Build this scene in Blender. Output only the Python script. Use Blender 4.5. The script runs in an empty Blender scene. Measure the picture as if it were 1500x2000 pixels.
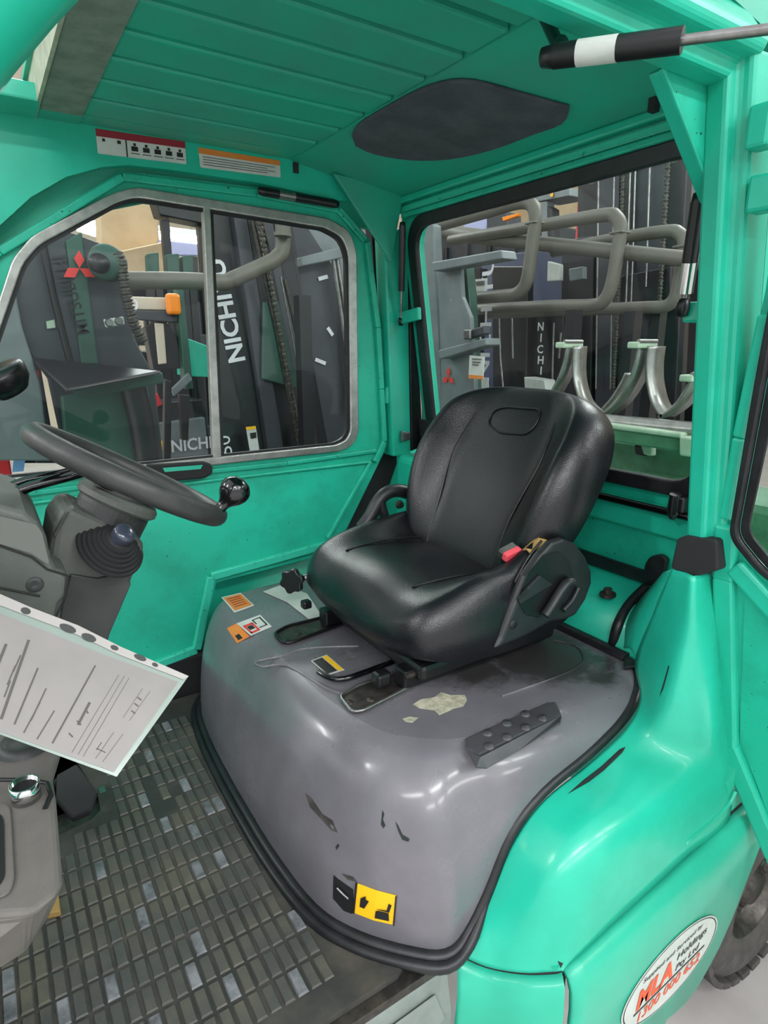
import bpy, bmesh, math, random
from mathutils import Vector, Matrix
random.seed(7)
SC = bpy.context.scene
COL = SC.collection
# ---------------------------------------------------------------- camera
_yaw, _pitch = math.radians(32.9), math.radians(15.2)
_fw = Vector((math.sin(_yaw) * math.cos(_pitch), math.cos(_yaw) * math.cos(_pitch), -math.sin(_pitch)))
_rt = Vector((math.cos(_yaw), -math.sin(_yaw), 0))
_up = _rt.cross(_fw)
cam_data = bpy.data.cameras.new('camera')
cam_data.sensor_fit = 'HORIZONTAL'; cam_data.sensor_width = 36; cam_data.lens = 28.8
cam_data.clip_start = 0.02; cam_data.clip_end = 200
cam = bpy.data.objects.new('camera', cam_data); COL.objects.link(cam)
cam.matrix_world = Matrix(((_rt.x, _up.x, -_fw.x, 0), (_rt.y, _up.y, -_fw.y, 0), (_rt.z, _up.z, -_fw.z, 1.68), (0, 0, 0, 1)))
SC.camera = cam
# ---------------------------------------------------------------- world, exposure
world = bpy.data.worlds.new('world'); SC.world = world; world.use_nodes = True
bg = world.node_tree.nodes['Background']
bg.inputs['Color'].default_value = (0.95, 0.97, 1.0, 1); bg.inputs['Strength'].default_value = 0.72
SC.view_settings.view_transform = 'Standard'; SC.view_settings.look = 'None'
SC.view_settings.gamma = 1; SC.view_settings.use_curve_mapping = False
SC.view_settings.exposure = 0.75
SC.cycles.use_denoising = True
SC.cycles.max_bounces = 8; SC.cycles.transparent_max_bounces = 12
# ---------------------------------------------------------------- materials
def lin(h):
    h = h.lstrip('#'); c = [int(h[i:i + 2], 16) / 255 for i in (0, 2, 4)]
    return tuple(x / 12.92 if x <= .04045 else ((x + .055) / 1.055) ** 2.4 for x in c) + (1,)
def material(name, col, rough=.5, metal=0., var=None, vscale=8., vmin=.4, vmax=.65, bump=0., bscale=200., coat=0., rvar=0., emit=0., detail=4, spec=.5):
    m = bpy.data.materials.new(name); m.use_nodes = True
    nt = m.node_tree; N = nt.nodes; L = nt.links; p = N['Principled BSDF']
    p.inputs['Base Color'].default_value = lin(col); p.inputs['Roughness'].default_value = rough
    p.inputs['Metallic'].default_value = metal; p.inputs['Coat Weight'].default_value = coat; p.inputs['Coat Roughness'].default_value = .12
    p.inputs['Specular IOR Level'].default_value = spec
    geo = None
    if var or bump or rvar:
        geo = N.new('ShaderNodeNewGeometry')
    if var:
        n = N.new('ShaderNodeTexNoise'); n.inputs['Scale'].default_value = vscale; n.inputs['Detail'].default_value = detail
        n.inputs['Roughness'].default_value = .65
        r = N.new('ShaderNodeMapRange'); r.inputs['From Min'].default_value = vmin; r.inputs['From Max'].default_value = vmax
        mx = N.new('ShaderNodeMix'); mx.data_type = 'RGBA'
        mx.inputs[6].default_value = lin(col); mx.inputs[7].default_value = lin(var)
        L.new(geo.outputs['Position'], n.inputs['Vector']); L.new(n.outputs['Fac'], r.inputs['Value'])
        L.new(r.outputs['Result'], mx.inputs[0]); L.new(mx.outputs[2], p.inputs['Base Color'])
        if rvar:
            rr = N.new('ShaderNodeMapRange'); rr.inputs['To Min'].default_value = rough; rr.inputs['To Max'].default_value = rough + rvar
            L.new(r.outputs['Result'], rr.inputs['Value']); L.new(rr.outputs['Result'], p.inputs['Roughness'])
    if bump:
        n2 = N.new('ShaderNodeTexNoise'); n2.inputs['Scale'].default_value = bscale; n2.inputs['Detail'].default_value = 2
        b = N.new('ShaderNodeBump'); b.inputs['Strength'].default_value = bump; b.inputs['Distance'].default_value = .002
        L.new(geo.outputs['Position'], n2.inputs['Vector']); L.new(n2.outputs['Fac'], b.inputs['Height']); L.new(b.outputs['Normal'], p.inputs['Normal'])
    if emit:
        p.inputs['Emission Color'].default_value = lin(col); p.inputs['Emission Strength'].default_value = emit
    return m
def glass_material(name, tint='#f2f7f5', rough=.0, fac_scale=1.0):
    m = bpy.data.materials.new(name); m.use_nodes = True
    nt = m.node_tree; N = nt.nodes; L = nt.links; N.remove(N['Principled BSDF']); o = N['Material Output']
    t = N.new('ShaderNodeBsdfTransparent'); t.inputs['Color'].default_value = lin(tint)
    g = N.new('ShaderNodeBsdfGlossy'); g.inputs['Roughness'].default_value = rough
    lw = N.new('ShaderNodeLayerWeight')
    pw = N.new('ShaderNodeMath'); pw.operation = 'POWER'; pw.inputs[1].default_value = 5
    f = N.new('ShaderNodeMath'); f.operation = 'MULTIPLY_ADD'; f.inputs[1].default_value = .9; f.inputs[2].default_value = .012
    L.new(lw.outputs['Facing'], pw.inputs[0]); L.new(pw.outputs[0], f.inputs[0])
    mx = N.new('ShaderNodeMixShader')
    L.new(f.outputs[0], mx.inputs['Fac']); L.new(t.outputs['BSDF'], mx.inputs[1]); L.new(g.outputs['BSDF'], mx.inputs[2])
    L.new(mx.outputs['Shader'], o.inputs['Surface'])
    return m
M = {}
M['green'] = material('green_paint', '#22b99c', .32, var='#1aab8e', vscale=5, coat=.25, rvar=.12)
M['green_worn'] = material('green_paint_worn', '#20b698', .42, var='#169f83', vscale=9, vmin=.45, vmax=.7, rvar=.15)
def add_specks(m, col, scale, thr):
    nt = m.node_tree; N = nt.nodes; L = nt.links; p = N['Principled BSDF']; s = p.inputs['Base Color'].links[0].from_socket
    g = N.new('ShaderNodeNewGeometry'); n = N.new('ShaderNodeTexNoise'); n.inputs['Scale'].default_value = scale; n.inputs['Detail'].default_value = 1
    r = N.new('ShaderNodeMapRange'); r.inputs['From Min'].default_value = thr; r.inputs['From Max'].default_value = thr + .03
    x = N.new('ShaderNodeMix'); x.data_type = 'RGBA'; x.inputs[7].default_value = lin(col)
    L.new(g.outputs['Position'], n.inputs['Vector']); L.new(n.outputs['Fac'], r.inputs['Value']); L.new(r.outputs['Result'], x.inputs[0]); L.new(s, x.inputs[6]); L.new(x.outputs[2], p.inputs['Base Color'])
add_specks(M['green_worn'], '#0f4a3e', 140, .735)
M['green_roof'] = material('green_paint_roof', '#1fae90', .48, var='#3f9481', vscale=3, vmin=.4, vmax=.75)
M['green_edge'] = material('green_paint_chipped', '#34c4a6', .45, var='#0f6b58', vscale=70, vmin=.6, vmax=.72)
M['body_pale'] = material('green_paint_lower_body', '#2cb698', .4, var='#26a98c', vscale=4, coat=.2)
M['pad'] = material('step_pad_plastic', '#434247', .42, var='#39383d', vscale=12, coat=.15)
M['rubber'] = material('black_rubber', '#16171a', .42, var='#222326', vscale=30)
M['rubber_matt'] = material('black_rubber_matt', '#1a1b1d', .7)
M['black'] = material('black_plastic', '#141517', .32)
M['black_gloss'] = material('black_gloss', '#08080a', .12, coat=.6)
M['vinyl'] = material('black_vinyl', '#101114', .30, var='#15161a', vscale=14, bump=.25, bscale=420)
M['seat_shell'] = material('seat_plastic', '#1c1f21', .42, var='#232628', vscale=20, bump=.15, bscale=500)
M['hood'] = material('hood_grey_plastic', '#6c6a70', .27, var='#615f65', vscale=7, coat=.35, rvar=.1)
M['column'] = material('column_grey_plastic', '#5a5e59', .5, var='#4d514d', vscale=9, bump=.2, bscale=350)
M['column_dark'] = material('column_dark_plastic', '#2e3131', .5, var='#383b3a', vscale=12, bump=.2, bscale=350)
M['console'] = material('console_grey_plastic', '#66625e', .6, var='#5a5753', vscale=12, bump=.15, bscale=300)
M['wheel'] = material('steering_wheel_grip', '#3a3c3b', .45, var='#2e302f', vscale=20, bump=.15, bscale=400)
M['mat'] = material('mat_rubber', '#333432', .6, var='#57524a', vscale=8, vmin=.42, vmax=.72, bump=.3, bscale=150)
M['mat_block'] = material('mat_tread', '#494a48', .48, var='#676253', vscale=7, vmin=.42, vmax=.75, bump=.35, bscale=180)
M['mat_block_b'] = material('mat_tread_polished', '#84868a', .32, var='#55575a', vscale=30, bump=.3, bscale=180)
M['silver'] = material('anodised_frame', '#b7b9b4', .35, metal=.75, var='#a0a29d', vscale=40)
M['chrome'] = material('chrome', '#d8d8d8', .12, metal=1)
M['steel'] = material('steel', '#9a9a98', .32, metal=.9, var='#7e7e7c', vscale=25)
M['steel_dark'] = material('dark_steel', '#3a3836', .4, metal=.6, var='#57524c', vscale=40)
M['sill'] = material('sill_grey_plastic', '#7e8682', .4, var='#6d7571', vscale=10)
M['foam'] = material('dark_foam', '#3e4248', .9, var='#4b5056', vscale=18, bump=.4, bscale=90)
M['dust'] = material('dusty_galvanised', '#7d8a7e', .75, var='#66756a', vscale=22)
M['blade'] = material('lit_dusty_edge', '#aab39c', .7, var='#8f9b86', vscale=30)  # dusty beam flange, its lit paleness painted into the colour
M['white'] = material('white_vinyl_label', '#c9cdc8', .5, var='#bbc1bb', vscale=20)
M['paper'] = material('paper', '#8e8987', .6, var='#84807d', vscale=6)
M['binding'] = material('sleeve_strip', '#a8a3a0', .45)
M['sleeve'] = material('plastic_sleeve', '#86958d', .3, coat=.4)
M['film'] = material('clear_film', '#5d625d', .2, coat=.5)
M['cap'] = material('dark_blue_cap', '#3c4150', .15, coat=.7)
M['ink'] = material('printed_ink', '#565350', .7)
M['ink_black'] = material('label_black', '#17181a', .5)
M['red'] = material('label_red', '#d8322f', .45)
M['dkred'] = material('label_dark_red', '#8e1f30', .5)
M['orange'] = material('label_orange', '#dd7a2e', .5, var='#d08a3c', vscale=40)
M['orange_red'] = material('lettering_orange_red', '#e8582f', .5)
M['yellow'] = material('label_yellow', '#eeb914', .45)
M['scratch'] = material('scrape_black', '#15211f', .7)
M['chip'] = material('bare_patch', '#b9b6a2', .6, var='#8c8a78', vscale=60)
M['dirt'] = material('grease_stain', '#2f2c2b', .6, var='#4a4643', vscale=50)
M['buckle_red'] = material('buckle_red', '#e0505c', .4)
M['webbing'] = material('frayed_webbing', '#a8884e', .9, bump=.5, bscale=300)
M['glass'] = glass_material('window_glass')
M['tyre'] = material('tyre_rubber', '#3c3a38', .75, var='#4f4b47', vscale=25, bump=.4, bscale=120)
M['concrete'] = material('concrete_floor', '#b3aeab', .45, var='#a39e9b', vscale=2.5)
M['ceil_wall'] = material('warehouse_wall', '#c9bba6', .8, var='#bbac97', vscale=1.2)
M['mast'] = material('mast_grey_paint', '#3b3e45', .4, var='#32353b', vscale=6, rvar=.15)
M['mast_pale'] = material('mast_pale_grey', '#727b7d', .45, var='#646d6f', vscale=6)
M['mast_dark'] = material('mast_dark_paint', '#17181c', .35, var='#202126', vscale=8)
M['mast_green'] = material('mast_green_grey', '#33574d', .45, var='#2b4b42', vscale=6)
M['pipe'] = material('pipe_grey', '#646259', .5, var='#5f5d56', vscale=14)
M['chain'] = material('oily_chain', '#3b3a36', .4, metal=.5, var='#55524b', vscale=60)
M['clamp_green'] = material('clamp_green', '#4b8060', .5, var='#3e6b50', vscale=14)
M['mint'] = material('pale_mint_paint', '#adc2aa', .4, var='#98ae97', vscale=12)
M['zinc'] = material('bright_steel', '#9b9b98', .34, metal=.8, var='#84837f', vscale=18)
M['lettering'] = material('white_lettering', '#d9dbde', .5)
M['lamp_orange'] = material('orange_lens', '#f08a24', .3)
M['forklift_red'] = material('red_paint', '#c92b33', .4)
M['forklift_beige'] = material('beige_paint', '#c7bca9', .5)
M['cardboard'] = material('cardboard', '#cdb391', .85, var='#bfa583', vscale=3)
M['panel_blue'] = material('blue_grey_panel', '#a6a9cf', .6)
M['navy'] = material('navy_paint', '#2d3550', .45)
M['blue'] = material('blue_tag', '#7fb2e8', .5)
M['lamp'] = material('lamp_diffuser', '#ffffff', .5, emit=34)
# ---------------------------------------------------------------- mesh builder
WL = {}
class MB:
    def __init__(s): s.v = []; s.f = []; s.sm = []
    def add(s, v, f, smooth=False):
        o = len(s.v); s.v += [tuple(p) for p in v]
        for q in f: s.f.append([i + o for i in q]); s.sm.append(smooth)
        return s
    def box(s, c, d, R=None):
        hx, hy, hz = d[0] / 2, d[1] / 2, d[2] / 2
        P = [Vector((x, y, z)) for x in (-hx, hx) for y in (-hy, hy) for z in (-hz, hz)]
        if R is not None: P = [R @ p for p in P]
        c = Vector(c)
        return s.add([c + p for p in P], [(0, 1, 3, 2), (4, 6, 7, 5), (0, 4, 5, 1), (2, 3, 7, 6), (0, 2, 6, 4), (1, 5, 7, 3)])
    def bar(s, a, b, w, h, upv=(0, 0, 1)):
        """box from a to b with width w (sideways) and height h (along upv)."""
        a, b = Vector(a), Vector(b); d = (b - a); L = d.length; d.normalize(); u = Vector(upv); u = (u - d * u.dot(d)).normalized(); r = d.cross(u)
        R = Matrix((d, r, u)).transposed()
        return s.box((a + b) / 2, (L, w, h), R)
    def prism(s, pts, vec):
        n = len(pts); vec = Vector(vec); A = [Vector(p) for p in pts]; B = [p + vec for p in A]
        return s.add(A + B, [list(range(n))[::-1], list(range(n, 2 * n))] + [(i, (i + 1) % n, n + (i + 1) % n, n + i) for i in range(n)])
    def ring(s, outer, inner, vec):
        n = len(outer); vec = Vector(vec)
        O = [Vector(p) for p in outer]; I = [Vector(p) for p in inner]
        V = O + I + [p + vec for p in O] + [p + vec for p in I]; F = []
        for i in range(n):
            j = (i + 1) % n
            F += [(i, j, n + j, n + i), (2 * n + i, 3 * n + i, 3 * n + j, 2 * n + j), (i, 2 * n + i, 2 * n + j, j), (n + i, n + j, 3 * n + j, 3 * n + i)]
        return s.add(V, F)
    def plate(s, outer, holes, vec):
        """flat plate with holes, any outlines, thickness vec."""
        bm = bmesh.new()
        for lp in [outer] + holes:
            vs = [bm.verts.new(p) for p in lp]
            for i in range(len(vs)): bm.edges.new((vs[i], vs[(i + 1) % len(vs)]))
        bmesh.ops.triangle_fill(bm, use_beauty=True, use_dissolve=False, edges=bm.edges[:])
        bm.verts.index_update(); V = [v.co.copy() for v in bm.verts]; F = [[v.index for v in f.verts] for f in bm.faces]; bm.free()
        n = len(V); vec = Vector(vec); FF = F + [[i + n for i in f[::-1]] for f in F]; o = 0
        for lp in [outer] + holes:
            k = len(lp)
            FF += [(o + i, o + (i + 1) % k, n + o + (i + 1) % k, n + o + i) for i in range(k)]; o += k
        return s.add(V + [p + vec for p in V], FF)
    def tube(s, path, r, seg=10, closed=False, flat=1.0, upv=None):
        P = [Vector(p) for p in path]; n = len(P); rows = []; u = None
        for i, p in enumerate(P):
            a = P[(i - 1) % n] if (closed or i > 0) else p; b = P[(i + 1) % n] if (closed or i < n - 1) else p
            d = (b - a).normalized()
            if u is None:
                u = Vector(upv) if upv else (Vector((0, 0, 1)) if abs(d.z) < .9 else Vector((1, 0, 0)))
            u = (u - d * u.dot(d)).normalized(); w = d.cross(u)
            rr = r[i] if isinstance(r, (list, tuple)) else r
            rows.append([p + (u * math.cos(t) * flat + w * math.sin(t)) * rr for t in [2 * math.pi * k / seg for k in range(seg)]])
        V = [q for row in rows for q in row]; F = []
        for i in range(n if closed else n - 1):
            for k in range(seg):
                i2 = (i + 1) % n; k2 = (k + 1) % seg
                F.append((i * seg + k, i * seg + k2, i2 * seg + k2, i2 * seg + k))
        s.add(V, F, True)
        if not closed:
            s.add(rows[0], [list(range(seg))]); s.add(rows[-1], [list(range(seg))[::-1]])
        return s
    def lathe(s, prof, org, axis, seg=28, smooth=True):
        a = Vector(axis).normalized(); u = a.orthogonal().normalized(); w = a.cross(u); org = Vector(org)
        rows = [[org + a * h + (u * math.cos(t) + w * math.sin(t)) * r for t in [2 * math.pi * k / seg for k in range(seg)]] for r, h in prof]
        return s.grid(rows, closev=True, smooth=smooth)
    def grid(s, rows, closeu=False, closev=False, smooth=True):
        n, m = len(rows), len(rows[0]); V = [p for r in rows for p in r]; F = []
        for i in range(n if closeu else n - 1):
            for j in range(m if closev else m - 1):
                i2, j2 = (i + 1) % n, (j + 1) % m
                F.append((i * m + j, i2 * m + j, i2 * m + j2, i * m + j2))
        return s.add(V, F, smooth)
    def cap(s, pts, flip=False):
        return s.add(pts, [list(range(len(pts)))[::-1] if flip else list(range(len(pts)))])
    def build(s, name, mat, parent=None, bevel=0., sub=0, weld=False, solid=0., norm=True, seg=2, auto=None):
        P = s.v; lo = [min(p[i] for p in P) for i in range(3)]; hi = [max(p[i] for p in P) for i in range(3)]
        c = Vector(((lo[0] + hi[0]) / 2, (lo[1] + hi[1]) / 2, lo[2]))
        me = bpy.data.meshes.new(name); me.from_pydata([Vector(p) - c for p in P], [], s.f)
        me.polygons.foreach_set('use_smooth', s.sm)
        if norm or weld:
            bm = bmesh.new(); bm.from_mesh(me)
            if weld: bmesh.ops.remove_doubles(bm, verts=bm.verts, dist=1e-5)
            bmesh.ops.recalc_face_normals(bm, faces=bm.faces); bm.to_mesh(me); bm.free()
        me.materials.append(M[mat] if isinstance(mat, str) else mat)
        o = bpy.data.objects.new(name, me); COL.objects.link(o); place(o, c, parent)
        if solid: md = o.modifiers.new('solid', 'SOLIDIFY'); md.thickness = abs(solid); md.offset = -1 if solid > 0 else 1
        if bevel:
            md = o.modifiers.new('bevel', 'BEVEL'); md.width = bevel; md.segments = seg; md.limit_method = 'ANGLE'; md.angle_limit = math.radians(35)
            md.harden_normals = False
        if sub: md = o.modifiers.new('sub', 'SUBSURF'); md.levels = sub; md.render_levels = sub
        return o
def place(o, c, parent):
    c = Vector(c); WL[o.name] = c
    if parent: o.parent = parent; o.location = c - WL[parent.name]
    else: o.location = c
def tag(o, label, cat, group=None, kind=None):
    if label: o['label'] = label
    if cat: o['category'] = cat
    if group: o['group'] = group
    if kind: o['kind'] = kind
    return o
def thing(name, label, cat, loc, group=None):
    o = bpy.data.objects.new(name, None); o.empty_display_size = .05; COL.objects.link(o); place(o, loc, None)
    return tag(o, label, cat, group)
def structure(o, label=None):
    o['kind'] = 'structure'
    if label: o['label'] = label
    return o
def arc_round(pts, rad, n=4):
    """round the corners of a closed 3-D polygon."""
    out = []; L = len(pts)
    for i in range(L):
        a, b, c = Vector(pts[i - 1]), Vector(pts[i]), Vector(pts[(i + 1) % L])
        r = rad[i] if isinstance(rad, (list, tuple)) else rad
        d1, d2 = (a - b), (c - b); k = min(r, d1.length * .45, d2.length * .45)
        if k < 1e-5: out.append(b); continue
        p, q = b + d1.normalized() * k, b + d2.normalized() * k
        for j in range(n + 1):
            t = j / n; out.append(p * (1 - t) ** 2 + b * 2 * t * (1 - t) + q * t * t)
    return out
def disc(org, nrm, r, n=16, sx=1.0):
    a = Vector(nrm).normalized(); u = a.orthogonal().normalized(); w = a.cross(u); org = Vector(org)
    return [org + (u * math.cos(2 * math.pi * k / n) * sx + w * math.sin(2 * math.pi * k / n)) * r for k in range(n)]
def lettering(txt, name, org, right, upv, h, mat, parent, width=None, bold=0., shear=0., off=.0006):
    """letters as thin geometry lying on a surface: org is the lower left corner."""
    cu = bpy.data.curves.new('letters', 'FONT'); cu.body = txt; cu.size = 1; cu.offset = bold; cu.shear = shear; cu.resolution_u = 3
    t = bpy.data.objects.new('letters', cu); COL.objects.link(t); bpy.context.view_layer.update()
    me = bpy.data.meshes.new_from_object(t.evaluated_get(bpy.context.evaluated_depsgraph_get()))
    bpy.data.objects.remove(t); bpy.data.curves.remove(cu)
    xs = [v.co.x for v in me.vertices]; ys = [v.co.y for v in me.vertices]
    x0, y0, w0, h0 = min(xs), min(ys), max(xs) - min(xs), max(ys) - min(ys)
    right, upv, org = Vector(right).normalized(), Vector(upv).normalized(), Vector(org); nrm = right.cross(upv)
    sy = h / h0; sx = (width / w0) if width else sy
    V = [org + right * (v.co.x - x0) * sx + upv * (v.co.y - y0) * sy + nrm * off for v in me.vertices]
    mb = MB(); mb.add(V, [list(p.vertices) for p in me.polygons]); bpy.data.meshes.remove(me)
    return mb.build(name, mat, parent, norm=False)
def quad_on(p, off):
    """four corners pushed along their own normal."""
    P = [Vector(q) for q in p]; n = (P[1] - P[0]).cross(P[2] - P[0]).normalized()
    return [q + n * off for q in P], n

# ---------------------------------------------------------------- curve and surface helpers
def cr(P, n):
    """Catmull-Rom through points P, n samples per span."""
    out = []
    L = len(P)
    for i in range(L - 1):
        p0 = P[max(i - 1, 0)]; p1 = P[i]; p2 = P[i + 1]; p3 = P[min(i + 2, L - 1)]
        for k in range(n):
            t = k / n
            out.append(tuple(0.5 * (2 * b + (c - a) * t + (2 * a - 5 * b + 4 * c - d) * t * t + (3 * b - a - 3 * c + d) * t ** 3)
                             for a, b, c, d in zip(p0, p1, p2, p3)))
    out.append(tuple(P[-1]))
    return out
YC = 0.99          # centre line of the truck
FLOOR = 0.80       # cab floor
HOOD = 1.08        # flat top of the engine hood
_B = [(1.0, .66, 1.075), (.985, .622, 1.073), (.93, .583, 1.062), (.86, .562, 1.043), (.76, .552, 1.02), (.655, .55, .996),
      (.59, .55, .95), (.545, .55, .865), (.505, .549, .812), (.463, .549, .80), (.42, .583, .80), (.37, .645, .80),
      (.337, .72, .80), (.324, .85, .80), (.322, .99, .80)]
_T = [(.985, .68), (.975, .66), (.925, .64), (.86, .63), (.76, .625), (.67, .625), (.62, .63), (.58, .638), (.545, .65),
      (.52, .668), (.495, .69), (.47, .72), (.452, .77), (.435, .87), (.43, .99)]
_T = [(a, b, HOOD) for a, b in _T]
_BF = [(.324, 1.13, .80), (.330, 1.25, .80), (.345, 1.36, .80), (.378, 1.425, .80), (.43, 1.448, .80), (.505, 1.455, .812), (.545, 1.457, .865), (.59, 1.457, .95),
       (.655, 1.457, .996), (.76, 1.455, 1.02), (.86, 1.45, 1.043), (.93, 1.43, 1.062), (.985, 1.39, 1.073), (1.0, 1.35, 1.075)]
_TF = [(.426, 1.13), (.415, 1.24), (.414, 1.31), (.428, 1.365), (.455, 1.392), (.50, 1.402), (.545, 1.405), (.60, 1.405), (.67, 1.403), (.76, 1.40), (.86, 1.395), (.925, 1.38), (.975, 1.355), (.985, 1.33)]
hood_base = cr(_B + _BF, 4)
hood_top = cr(_T + [(a, b, HOOD) for a, b in _TF], 4)
def _hood_pt(b, t, f):
    s, c = math.sin(f), 1 - math.cos(f)
    return (b[0] + (t[0] - b[0]) * c, b[1] + (t[1] - b[1]) * c, b[2] + (t[2] - b[2]) * s)
hood_grid = [[_hood_pt(b, t, math.pi / 2 * k / 10) for k in range(11)] for b, t in zip(hood_base, hood_top)]
# fender: rows from the hood seal outwards, columns from the front foot back and up the rear post
_F0 = [(0.4843, 0.545, 0.7935), (0.5152, 0.545, 0.8231), (0.5468, 0.545, 0.8699), (0.5915, 0.545, 0.9467), (0.652, 0.545, 0.9917), (0.7541, 0.545, 1.0147), (0.8449, 0.545, 1.0453)] + [(0.9073, 0.565, 1.0759), (0.96, 0.6172, 1.1088), (0.95, 0.5867, 1.2169), (0.93, 0.5506, 1.3177)]
_F1 = [(0.5117, 0.51, 0.7858), (0.5342, 0.51, 0.8356), (0.5592, 0.51, 0.8913), (0.6014, 0.51, 0.9582), (0.661, 0.51, 0.9939), (0.7543, 0.51, 1.0152), (0.843, 0.51, 1.037)] + [(0.87, 0.5014, 1.0856), (0.895, 0.5106, 1.1585), (0.915, 0.5211, 1.2371), (0.92, 0.5249, 1.3224)]
_F2 = [(0.5391, 0.465, 0.8033), (0.556, 0.465, 0.8473), (0.5768, 0.465, 0.9034), (0.6136, 0.465, 0.9583), (0.676, 0.465, 0.9943), (0.7838, 0.465, 1.009), (0.8753, 0.465, 1.0275)] + [(0.895, 0.4621, 1.0795), (0.905, 0.4766, 1.1531), (0.912, 0.4912, 1.2408), (0.915, 0.5028, 1.3236)]
_F3 = [(0.5712, 0.437, 0.813), (0.5888, 0.437, 0.8466), (0.6127, 0.437, 0.8828), (0.6546, 0.437, 0.9368), (0.7158, 0.437, 0.9648), (0.8315, 0.437, 0.9802), (0.9216, 0.437, 1.0066)] + [(0.92, 0.435, 1.0763), (0.94, 0.4588, 1.1507), (0.955, 0.4818, 1.2333), (0.96, 0.5034, 1.322)]
_F4 = [(0.5807, 0.428, 0.8179), (0.5984, 0.428, 0.8229), (0.6356, 0.428, 0.8268), (0.6988, 0.428, 0.8362), (0.7795, 0.428, 0.8467), (0.8883, 0.428, 0.8625), (1.0035, 0.428, 0.8724)] + [(1.02, 0.458, 1.0145), (1, 0.4746, 1.1236), (0.99, 0.4894, 1.221), (0.985, 0.5037, 1.3212)]
_rows = [cr(r, 5) for r in (_F0, _F1, _F2, _F3, _F4)]
fender_grid = [cr([r[j] for r in _rows], 5) for j in range(len(_rows[0]))]

# ---------------------------------------------------------------- warehouse shell
def rp(y, z, off=0.0):
    """point on the leaning rear plane of the cab."""
    return (1.0 + .154 * (2.05 - z) + off, y, z)
m = MB(); m.box((4, 4, -.05), (30, 30, .1)); structure(m.build('floor', 'concrete'))
# ---------------------------------------------------------------- cab body
CAB = thing('forklift_cab', 'open green forklift cab body with slatted roof, posts and fenders', 'forklift', (.6, YC, .0))
for k in range(9):                                                   # roof slats, 97.5 mm apart
    y1 = 1.412 - .0975 * k
    m = MB(); m.box(((.237 + .69) / 2, y1 - .041, 2.1175), (.453, .082, .035)); m.build('roof_slat', 'green_roof', CAB, bevel=.004)
m = MB(); m.box((.46, 1.0, 2.165), (.62, 1.06, .012)); m.build('roof_skin', 'green_roof', CAB)
m = MB(); m.prism([(.69, .50, 2.098), (1.01, .50, 2.0465), (1.01, 1.48, 2.0465), (.69, 1.48, 2.098)], (0, 0, .03)); m.build('roof_rear_plate', 'green_roof', CAB)
m = MB(); m.prism(cr([(0.7086, 1.2159, 2.0935), (0.6899, 1.148, 2.0965), (0.6889, 0.9997, 2.0967), (0.7008, 0.9146, 2.0948), (0.732, 0.8684, 2.0897), (0.8004, 0.8401, 2.0787), (0.8774, 0.8109, 2.0663), (0.8914, 0.8099, 2.0641), (0.9234, 0.853, 2.0589), (0.9234, 0.9233, 2.0589), (0.9227, 1.0329, 2.059), (0.9015, 1.1357, 2.0625), (0.851, 1.2137, 2.0706), (0.784, 1.2524, 2.0814), (0.7364, 1.2493, 2.089)], 3), (0, 0, -.006)); m.build('headliner_foam_pad', 'foam', CAB, bevel=.003)
m = MB(); m.box((.62, 1.447, 2.1175), (.77, .064, .035)); m.build('roof_edge_strip', 'green_roof', CAB)
m = MB(); m.box((.46, .525, 2.1175), (.453, .03, .035)); m.build('roof_edge_strip', 'green_roof', CAB)
m = MB(); m.box((.2, .96, 2.12), (.074, .92, .044)); m.build('roof_beam', 'dust', CAB)
m = MB(); m.box((.2, 1.447, 2.12), (.074, .055, .0445)); m.build('roof_beam_end', 'green_roof', CAB)
m = MB(); m.box((.1605, .98, 2.138), (.006, .98, .085)); m.build('beam_flange', 'blade', CAB)
m = MB(); m.box((.0, 1.42, 2.11), (.33, .1, .03)); m.build('roof_side_rail', 'green', CAB, bevel=.004)
# far side band above the door
top = [(1.0, 1.47, 2.105), (-.25, 1.47, 2.105)]
m = MB(); m.plate([(1.0, 1.47, 2.105), (1.0, 1.47, 2.03)] + [(0.7859, 1.47, 2.0277), (0.6008, 1.47, 2.0409), (0.4054, 1.47, 2.041), (0.3226, 1.47, 2.0384), (0.2726, 1.47, 2.0278), (0.204, 1.47, 2.0011), (0.1361, 1.47, 1.9565), (0.0773, 1.47, 1.9008), (-0.0009, 1.47, 1.8138), (-0.1191, 1.47, 1.6562), (-0.2126, 1.47, 1.6573)] + [(-.25, 1.47, 2.105)], [], (0, .02, 0)); m.build('roof_band', 'green', CAB)
m = MB(); m.plate([(1.02, 1.515, 2.105), (1.02, 1.515, 1.98), (.36, 1.515, 1.98)] + [(0.2009, 1.515, 1.9335), (0.0717, 1.515, 1.8507), (-0.0667, 1.515, 1.7591), (-0.2175, 1.515, 1.6656)] + [(-.3, 1.515, 2.105)], [], (0, .02, 0)); m.build('door_header', 'green_roof', CAB)
# near front post, a bent tube that sweeps up to the roof
m = MB(); m.tube(cr([(-.40, .52, .82), (-.34, .51, 1.25)] + [(-0.0845, 0.5, 1.7164), (-0.0383, 0.5, 1.8016), (-0.0061, 0.5, 1.8572), (0.0256, 0.5, 1.8975), (0.0496, 0.5, 1.9249), (0.0815, 0.5, 1.9575)] + [(.17, .505, 2.02), (.26, .506, 2.07)], 5), .05, 16); m.build('front_post', 'green', CAB)
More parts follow.
